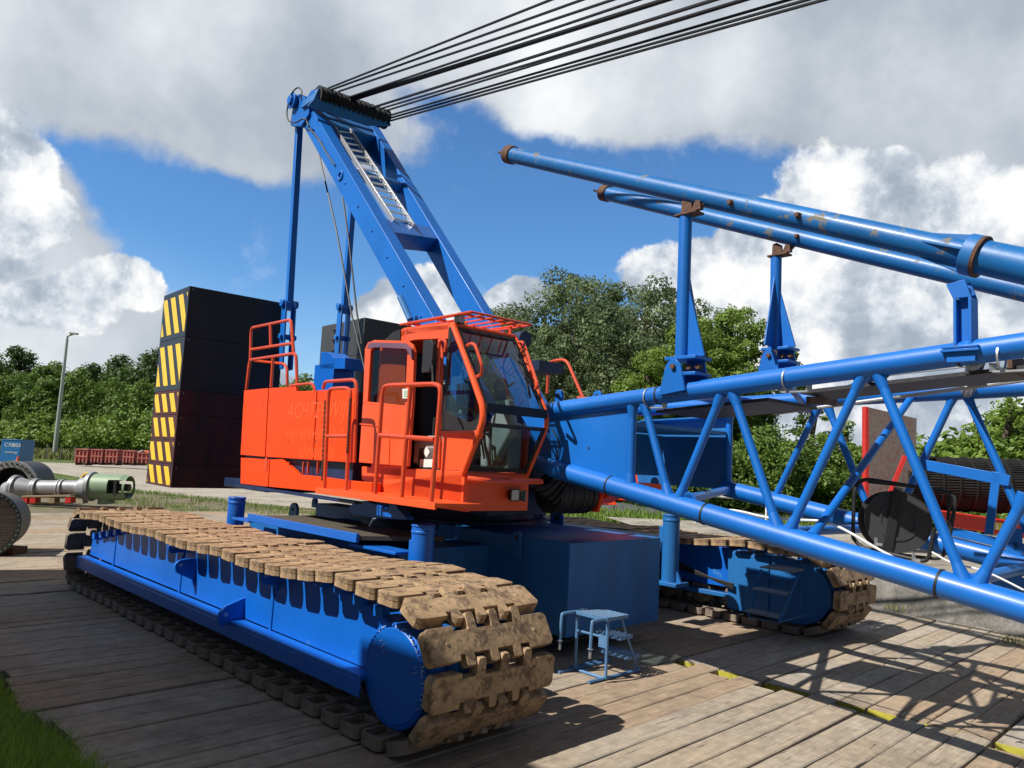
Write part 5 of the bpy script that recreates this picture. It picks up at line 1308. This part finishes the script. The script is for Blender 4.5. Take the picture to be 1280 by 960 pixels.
def bins():
    def bin_(x0, x1, y0, y1, label, odd=False):
        D = 62.0; c = dp((x0 + x1) / 2, y1, D); w = (x1 - x0) / FPX * D; h = (y1 - y0) / FPX * D
        t = thing('steel_crate', Vector((c.x, c.y, GND)), label, 'steel crate', 'red steel crates along the gravel road')
        f = lambda u, v, z: Vector((c.x + u, c.y + v, c.z + z))
        b = MB(); b.box(f, -w / 2 + .1, w / 2 - .1, 0, 1.0, h * .15, h * .92); b.build('body', REDB, t)
        b = MB(); b.box(f, -w / 2, w / 2, -.1, 1.1, h * .92, h); b.box(f, -w / 2, w / 2, -.08, 1.1, h * .42, h * .52)
        for k in range(4): u = -w / 2 + .06 + (w - .12) * k / 3; b.box(f, u - .05, u + .05, -.06, .0, 0, h * .95)
        b.build('rib_frame', mat('pale_red_edge', (.5, .16, .13), .55, var=.4, scale=4), t)
        b = MB()
        for s_ in (-.35, .35): b.box(f, w * s_ - .08, w * s_ + .08, 0, 1, -.2, h * .16)
        b.build('skid', MAR, t)
        if odd:
            o = MB(); o.bar(f(-w * .5, .2, h), f(-w * .2, .2, h * 1.22), .5, .06); b2 = o.build('load_sheet', WHITE); tag(b2, 'crumpled white sheet lying on the rightmost red crate', 'sheet')
            o = MB()
            for k in range(7): o.cone(f(-w * .15 + .12 * k, .3, h * 1.0), f(-w * .1 + .12 * k, .35, h * 1.2), .14, .1, 6)
            tag(o.build('netting', mat('orange_net', (.6, .18, .06), .8, var=.4, scale=10)), 'heap of orange netting on the rightmost red crate', 'netting')
    for i, (a, c, y0, y1) in enumerate([(93, 109, 561, 578.5), (113, 127.5, 561.5, 578), (131, 146.5, 562, 578.5), (153, 167, 563, 578.5)]):
        bin_(a, c, y0, y1, ['leftmost of the red steel crates by the road', 'second red steel crate from the left by the road', 'third red steel crate from the left, touching the second', 'fourth red steel crate standing alone before the loaded one'][i])
    bin_(171, 189, 566, 579, 'rightmost red steel crate piled with orange netting and a white sheet', True)
bins()
def container():
    D = 40; c = dp(11, 578, D); w = 24 / FPX * D; h = 28 / FPX * D
    t = thing('equipment_cabinet', Vector((c.x, c.y, GND)), 'bright blue equipment cabinet with white lettering at the left edge', 'cabinet')
    f = lambda u, v, z: Vector((c.x + u, c.y + v, c.z + z))
    BC = mat('cabinet_blue', (.015, .16, .42), .45, var=.12, scale=2)
    b = MB(); b.box(f, -w / 2 + .0, w / 2, 0, 1.2, .0, h); b.box(f, -w / 2 - .0, w / 2 + .02, -.02, 1.2, h, h + .03); b.build('body', BC, t, .01)
    def txt(s, x, z, sz):
        cu = bpy.data.curves.new('lettering', 'FONT'); cu.body = s; cu.size = sz; cu.extrude = .002; o = bpy.data.objects.new('lettering', cu); sc.collection.objects.link(o)
        dg = bpy.context.evaluated_depsgraph_get(); me = bpy.data.meshes.new_from_object(o.evaluated_get(dg)); bpy.data.objects.remove(o)
        me.transform(Matrix.Translation(f(x, -.006, z)) @ Matrix.Rotation(pi / 2, 4, 'X')); me.materials.clear(); me.materials.append(WHITE)
        o = bpy.data.objects.new('lettering', me); sc.collection.objects.link(o); adopt(o, t)
    txt('C70803', -w * .33, h * .70, .27); txt('coolenergy', -w * .27, h * .42, .15)
container()
# street lamp
def lamp_post():
    D = 78; base = dp(69, 560, D); topp = dp(84, 424, D); arm = dp(93, 417, D)
    t = thing('street_lamp', Vector((base.x, base.y, GND)), 'tall thin grey street lamp with a short curved arm before the left tree line', 'street lamp')
    b = MB(); dirn = (topp - base); pts = [base - Z * .6, topp, topp.lerp(arm, .5) + Z * .35, arm + Z * .05]; lo_ = b
    b.cone(base - Z * .8, topp, .24, .13, 12); b.tube([topp, topp + (topp - base).normalized() * .35, arm.lerp(topp, .45) + Z * .15, arm], .11, 8, .3); b.build('pole', mat('pole_grey', (.5, .52, .54), .5, .3, var=.1), t)
    b = MB(); b.bar(arm + Vector((-.5, 0, .05)), arm + Vector((.35, 0, -.02)), .3, .2); b.build('lamp_head', GREY, t, .03)
lamp_post()
# wire fence in front of the left trees
def fence():
    D = 72; t = thing('wire_fence', dp(90, 575, D) * 1, 'thin wire fence with slim posts behind the red crates', 'fence')
    for x in range(24, 200, 17):
        b = MB(); p = dp(x, 575, D); p.z = GND; b.cone(p, p + Z * 1.5, .025, .025, 6); b.build('post', STEEL, t)
    b = MB()
    for h in (1.45, 1.0, .5): b.tube([Vector((dp(15, 575, D).x, D * 1.0, GND + h)), Vector((dp(210, 575, D).x, D * 1.0, GND + h))], .009, 4)
    b.build('wires', DISC, t)
fence()

# ================================================================== RIGHT YARD
def rack():
    D = 19.0
    P = lambda x, y, d=D: dp(x, y, d)
    t = thing('flat_rack', Vector((P(1200, 660).x, P(1200, 660).y, .3)), 'red steel flat rack with a worn grey and red end wall behind the boom', 'flat rack')
    WN = mat('worn_grey_red_panel', (.22, .19, .18), .75, var=.35, scale=14, patch=(.20, .05, .05), patch_amt=.74, stretch=(1, 1, .5))
    b = MB(); b.prism([P(1086, 509), P(1146, 523), P(1143, 655), P(1086, 650)], Vector((.02, .12, 0))); b.build('end_wall', WN, t, .004)
    b = MB(); b.prism([P(1082, 508), P(1086, 509), P(1087, 652), P(1082, 650)], Vector((0, .2, 0))); b.build('corner_post', RED, t, .004)
    b = MB(); b.bar(P(1131, 570, D - .3), P(1103, 640, D - .3), .10, .10); b.build('diagonal_strut', RED, t, .004)
    b = MB(); b.prism([P(1172, 637, D - .6), P(1300, 656, D - .6), P(1300, 676, D - .6), P(1172, 656, D - .6)], Vector((.05, .18, 0))); b.prism([P(1172, 637, D - .6), P(1300, 656, D - .6), P(1300, 657.5, D - .7), P(1172, 638.5, D - .7)], Vector((.05, 1.5, 0)))
    b.use(1); b.prism([P(1244, 652.5, D - .62), P(1268, 655.5, D - .62), P(1267, 665, D - .62), P(1243.5, 662, D - .62)], Vector((0, .01, 0)))
    b.use(2)
    for x, dx in ((1246.5, 0), (1251, 2.2), (1255.5, -1)): b.bar(P(x, 654.5, D - .63), P(x + dx, 661, D - .63), .03, .01)
    b.build('side_beam', [RED, mat('yellow_label', (.75, .6, .08), .5), WHITE], t, .003)
    b = MB(); 
    for x in (1180, 1290): b.bar(P(x, 655, D), P(x, 705, D), .25, .25)
    b.build('leg', MAR, t)
    c0, c1 = P(1124, 603, D + .6), P(1330, 610, D + .2); r = 33 / FPX * D
    m_ = thing('wire_drum', (c0 + c1) / 2, 'long black cylindrical cage of rods and hoops lying on the red flat rack', 'screen drum')
    d = (c1 - c0).normalized(); a = Z; b_ = d.cross(a).normalized(); n = 64
    b = MB()
    for k in range(n): an = 2 * pi * k / n; o = (a * cos(an) + b_ * sin(an)) * r; b.cone(c0 + o, c1 + o, .026, .026, 5)
    b.build('long_rods', mat('black_iron', (.025, .024, .024), .6, .3, var=.5, scale=10), m_)
    b = MB()
    for k in range(11): c = c0.lerp(c1, k / 10); b.ring(c - d * .02, c + d * .02, r + .05, r - .02, 30)
    b.build('hoops', mat('black_iron'  , (.03, .03, .03)), m_)
    b = MB(); b.cone(c0, c1, r * .6, r * .6, 24); b.build('axle', DARK, m_)
rack()
def posts():
    for i, (x, y0, y1, lab) in enumerate(((864, 596, 643, 'short white post in the grass seen below the boom foot'),)):
        b = MB(); p = gz(x, 644, GND); b.cone(p, Vector((p.x, p.y, p.z + 1.75)), .07, .07, 10); b.cone(Vector((p.x, p.y, p.z + 1.75)), Vector((p.x, p.y, p.z + 1.80)), .08, .05, 10); tag(b.build('white_post', WHITE), lab, 'post')
    b = MB(); D = 34; A = dp(735, 628, D); B = dp(1010, 650, D); n = 40
    V = []
    import mathutils
    for i in range(n + 1):
        p = A.lerp(B, i / n); h = .15 * mathutils.noise.noise(p * .8)
        V += [(p.x, p.y, GND - .05), (p.x + .1, p.y + .3, GND + .35 + h), (p.x + .2, p.y + 1.2, GND + .45 + h)]
    b.add(V, [(3 * i + j, 3 * i + 3 + j, 3 * i + 4 + j, 3 * i + 1 + j) for i in range(n) for j in range(2)]); tag(b.build('ground_sheet', mat('grey_foil', (.11, .12, .13), .45, var=.4, scale=3), smooth=70), 'long strip of dark grey plastic sheeting along the grass verge', 'plastic sheet')
    b = MB(); b.tube([dp(868, 617, 26), dp(960, 627, 26), dp(1052, 640, 26)], .04, 8); b.use(0)
    for x, y in ((870, 617), (958, 627), (1045, 639)): p = dp(x, y, 26); b.cone(Vector((p.x, p.y, GND)), p, .035, .035, 8)
    tag(b.build('white_railing', WHITE), 'low white pipe railing in the grass behind the boom', 'railing')
posts()

# ================================================================== TREES
def crown(name, H, W_, nclump, nleaf, leaf, mats_, seed, low=.18, gap=0.0, cr=.2, parent=None, shape=1.0):
    r = np.random.default_rng(seed)
    C_ = []
    while len(C_) < nclump:
        p = r.normal(size=3); p /= np.linalg.norm(p); rad = r.random() ** .45
        z = .5 + .5 * p[2] * rad
        wz = np.sin(np.pi * min(1, max(0.02, (z * .92 + .06)))) ** .6 * shape + (1 - shape) * 1
        C_.append([p[0] * rad * W_ / 2 * wz, p[1] * rad * W_ / 2 * wz, H * (low + (1 - low) * z)])
    C_ = np.array(C_); cs = (cr * W_ * (.35 + .55 * r.random(nclump)))
    idx = r.integers(0, nclump, nleaf)
    d = r.normal(size=(nleaf, 3)); d /= np.linalg.norm(d, axis=1)[:, None]
    d[:, 2] *= .8
    rr = cs[idx] * (1 - .35 * r.random(nleaf) ** 2) * (1 + .25 * r.normal(size=nleaf) * .5)
    P = C_[idx] + d * rr[:, None]
    nrm = d + r.normal(size=(nleaf, 3)) * .55; nrm[:, 2] += .25; nrm /= np.linalg.norm(nrm, axis=1)[:, None]
    a = np.cross(nrm, r.normal(size=(nleaf, 3))); a /= np.linalg.norm(a, axis=1)[:, None]; b = np.cross(nrm, a)
    s = (leaf * (.55 + .8 * r.random(nleaf)))[:, None]
    V = np.stack([P - a * s * .5, P - b * s * .28 + nrm * s * .06, P + a * s * .5, P + b * s * .28 + nrm * s * .06], 1).reshape(-1, 3)
    Q = np.arange(nleaf * 4).reshape(-1, 4)
    ct = r.random(nclump); t = np.clip(ct[idx] * .6 + r.random(nleaf) * .4, 0, 1)
    o = npmesh('crown', V, Q, mats_, t); return o, C_
def tree_proto(kind, H, W_, nclump, nleaf, leaf, m, seed, **kw):
    o, C_ = crown('crown', H, W_, nclump, nleaf, leaf, [m], seed, **kw)
    b = MB(); r = random.Random(seed)
    low = kw.get('low', .18)
    b.tube([Vector((0, 0, -.3)), Vector((r.uniform(-.1, .1), 0, H * .3)), Vector((r.uniform(-.3, .3), r.uniform(-.3, .3), H * .62)), Vector((r.uniform(-.3, .3), 0, H * .9))], H * .016, 8)
    for k in range(9):
        c = C_[r.randrange(len(C_))]; z0 = H * r.uniform(.15, .5); e = Vector(c); mid = Vector((e.x * .4, e.y * .4, (z0 + e.z) / 2 + .1 * H)); mid.z = min(mid.z, e.z)
        b.tube([Vector((0, 0, z0)), mid, e], H * .006, 5)
    tr = b.build('trunk', BARK, smooth=80)
    return o, tr
def place(proto, name, loc, s, rz, label, cat, group):
    t = thing(name, loc, label, cat, group); t.rotation_euler = (0, 0, rz); t.scale = s if isinstance(s, tuple) else (s, s, s)
    for src in proto:
        c = src.copy(); sc.collection.objects.link(c); c.name = src.name.split('.')[0]; c.parent = t
    return t
A1 = tree_proto('a', 12, 12, 150, 26000, .42, LEAF_D, 3, low=.02, cr=.14, shape=.55)
A2 = tree_proto('b', 12, 12, 150, 22000, .42, LEAF_M, 4, low=.02, cr=.14, shape=.55)
B1 = tree_proto('c', 15.5, 14.5, 260, 95000, .22, LEAF_G, 5, low=.08, cr=.10, shape=.6)
B2 = tree_proto('d', 12, 9.5, 180, 60000, .20, LEAF_L, 6, low=.08, cr=.105, shape=.7)
S1 = tree_proto('e', 4.6, 6.2, 90, 20000, .20, LEAF_M, 8, low=0.0, cr=.17)
S2 = tree_proto('f', 6, 2.6, 60, 4500, .16, LEAF_L, 9, low=.25, cr=.17)
S3 = tree_proto('g', 3.4, 7, 80, 12000, .30, LEAF_L, 10, low=0.0, cr=.18)
def tl(x, y_top, D, proto, H, name, label, cat, group, ws=1.0, rz=None):
    p = dp(x, 560, D); topz = dp(x, y_top, D).z; s = (topz - GND) / H
    place(proto, name, Vector((p.x, p.y, GND - .1)), (s * ws, s * ws, s), random.uniform(0, 6.28) if rz is None else rz, label, cat, group)
GL = 'trees of the left tree line'
for i, (x, yt, D, pr, ws, lab) in enumerate([
    (-35, 440, 112, A1, 1.1, 'dark tree cut by the left edge of the photo'), (14, 436, 112, A1, 1.0, 'tall dark tree at the far left above the blue cabinet'), (50, 452, 108, A2, 1.0, 'mid green tree just left of the street lamp top'),
    (100, 456, 110, A1, 1.0, 'dark tree right behind the street lamp'), (140, 446, 118, A1, .95, 'tall loose tree to the right of the street lamp'), (180, 438, 116, A1, .9, 'tallest loose tree beside the striped counterweight stack'),
    (8, 466, 98, A2, .8, 'rounded bright tree at the far left front row'), (48, 470, 96, A2, .95, 'rounded bright tree below the lamp arm'), (95, 462, 97, A2, .95, 'broad bright tree in the middle of the left front row'),
    (140, 474, 96, A2, .95, 'bright tree of the front row above the middle red crates'), (180, 476, 95, A2, .9, 'bright tree of the front row next to the counterweight stack'), (222, 470, 97, A2, .95, 'front row tree mostly behind the counterweight stack'),
    (-28, 470, 97, A1, .9, 'front row dark tree at the left edge'), (262, 470, 99, A2, 1, 'tree hidden behind the striped counterweight stack'), (340, 474, 92, A2, 1, 'tree seen between guard rail and counterweight stack'), (380, 470, 90, A2, 1, 'low tree seen between the two counterweight stacks')]):
    tl(x, yt, D, pr, 12, 'broadleaf_tree', lab, 'tree', GL, ws)
for i, (x, yt, D, lab) in enumerate([(20, 528, 86, 'dark bush under the leftmost trees'), (60, 520, 88, 'bush beside the foot of the street lamp'), (105, 525, 87, 'wide bush behind the first red crates'), (150, 515, 88, 'wide light bush behind the third red crate'), (190, 520, 87, 'bush behind the loaded red crate'), (-20, 520, 88, 'bush at the left picture edge')]):
    tl(x, yt, D, S3, 3.4, 'bush', lab, 'bush', 'bushes along the foot of the left tree line', 1.0)
GR_ = 'trees behind the lattice boom'
for (x, yt, D, pr, H, ws, lab) in [(712, 334, 50, B1, 15.5, 1.0, 'tallest grey green tree directly right of the cab'), (806, 346, 56, B1, 15.5, .95, 'large grey green tree behind the nearer support post'),
    (690, 430, 46, B1, 15.5, .9, 'shorter grey green tree close behind the cab front'), (912, 376, 46, B2, 12, .95, 'light green loose tree left of the farther support post'), (862, 392, 44, B2, 12, 1.0, 'light green loose tree right behind the nearer support post'),
    (808, 430, 42, B2, 12, .8, 'small light green tree above the boom foot'), (620, 380, 58, B1, 15.5, 1, 'grey green tree mostly hidden by the cab')]:
    tl(x, yt, D, pr, H, 'broadleaf_tree', lab, 'tree', GR_, ws)
for (x, yt, D, lab) in [(900, 548, 38, 'dense bush under the farther side of the boom foot'), (962, 530, 37, 'large dense bush right of the boom foot plate'), (1040, 545, 38, 'dense bush left of the worn end wall'), (830, 560, 38, 'dense bush below the boom foot'), (760, 560, 40, 'dense bush right of the cab below the boom'), (1090, 560, 40, 'bush hidden behind the worn end wall')]:
    tl(x, yt, D, S1, 4.6, 'dense_bush', lab, 'bush', 'dense bushes behind the boom', 1.0)
for (x, yt, D, lab) in [(1020, 500, 44, 'slender young tree between the two far boom braces'), (1062, 520, 44, 'slender young tree just left of the worn end wall'), (1258, 486, 46, 'slender young tree at the right picture edge'), (1215, 535, 48, 'slender young tree above the black cage drum')]:
    tl(x, yt, D, S2, 6, 'young_tree', lab, 'tree', 'young trees at the right', 1.3)
for (x, yt, D, lab) in [(1195, 555, 52, 'low light bush above the left part of the cage drum'), (1260, 528, 50, 'low light bush above the right part of the cage drum'), (1310, 520, 50, 'low light bush at the right picture edge'), (1230, 600, 30, 'bush seen between cage drum and red beam'), (1165, 610, 31, 'bush left under the cage drum'), (1300, 610, 30, 'bush at the right edge under the cage drum')]:
    tl(x, yt, D, S3, 3.4, 'bush', lab, 'bush', 'light bushes behind the cage drum', 1.1)
for pr in (A1, A2, B1, B2, S1, S2, S3):
    for o in pr: bpy.data.objects.remove(o)

# unseen blocks added left of the view, shaped to shade near mats and track
def add_shade_caster():
    vc = -2.06; t = thing('shade_caster', K(-11, vc - 2, GND), 'unseen tall grey blocks added beyond the left edge of the view to cast shade', 'shade blocker')
    BX = mat('shade_caster_grey', (.16, .17, .17), .6, var=.2, scale=2)
    b = MB(); b.box(K, -15.7, -7.05, vc - 4, vc, GND, 7.10); b.build('main_block', BX, t)
    b = MB(); b.box(K, -7.05, -5.5, vc - 4, vc + .002, GND, 7.42); b.build('tall_shade_block', BX, t)  # taller block added to lift the shade edge on the drive drum
add_shade_caster()
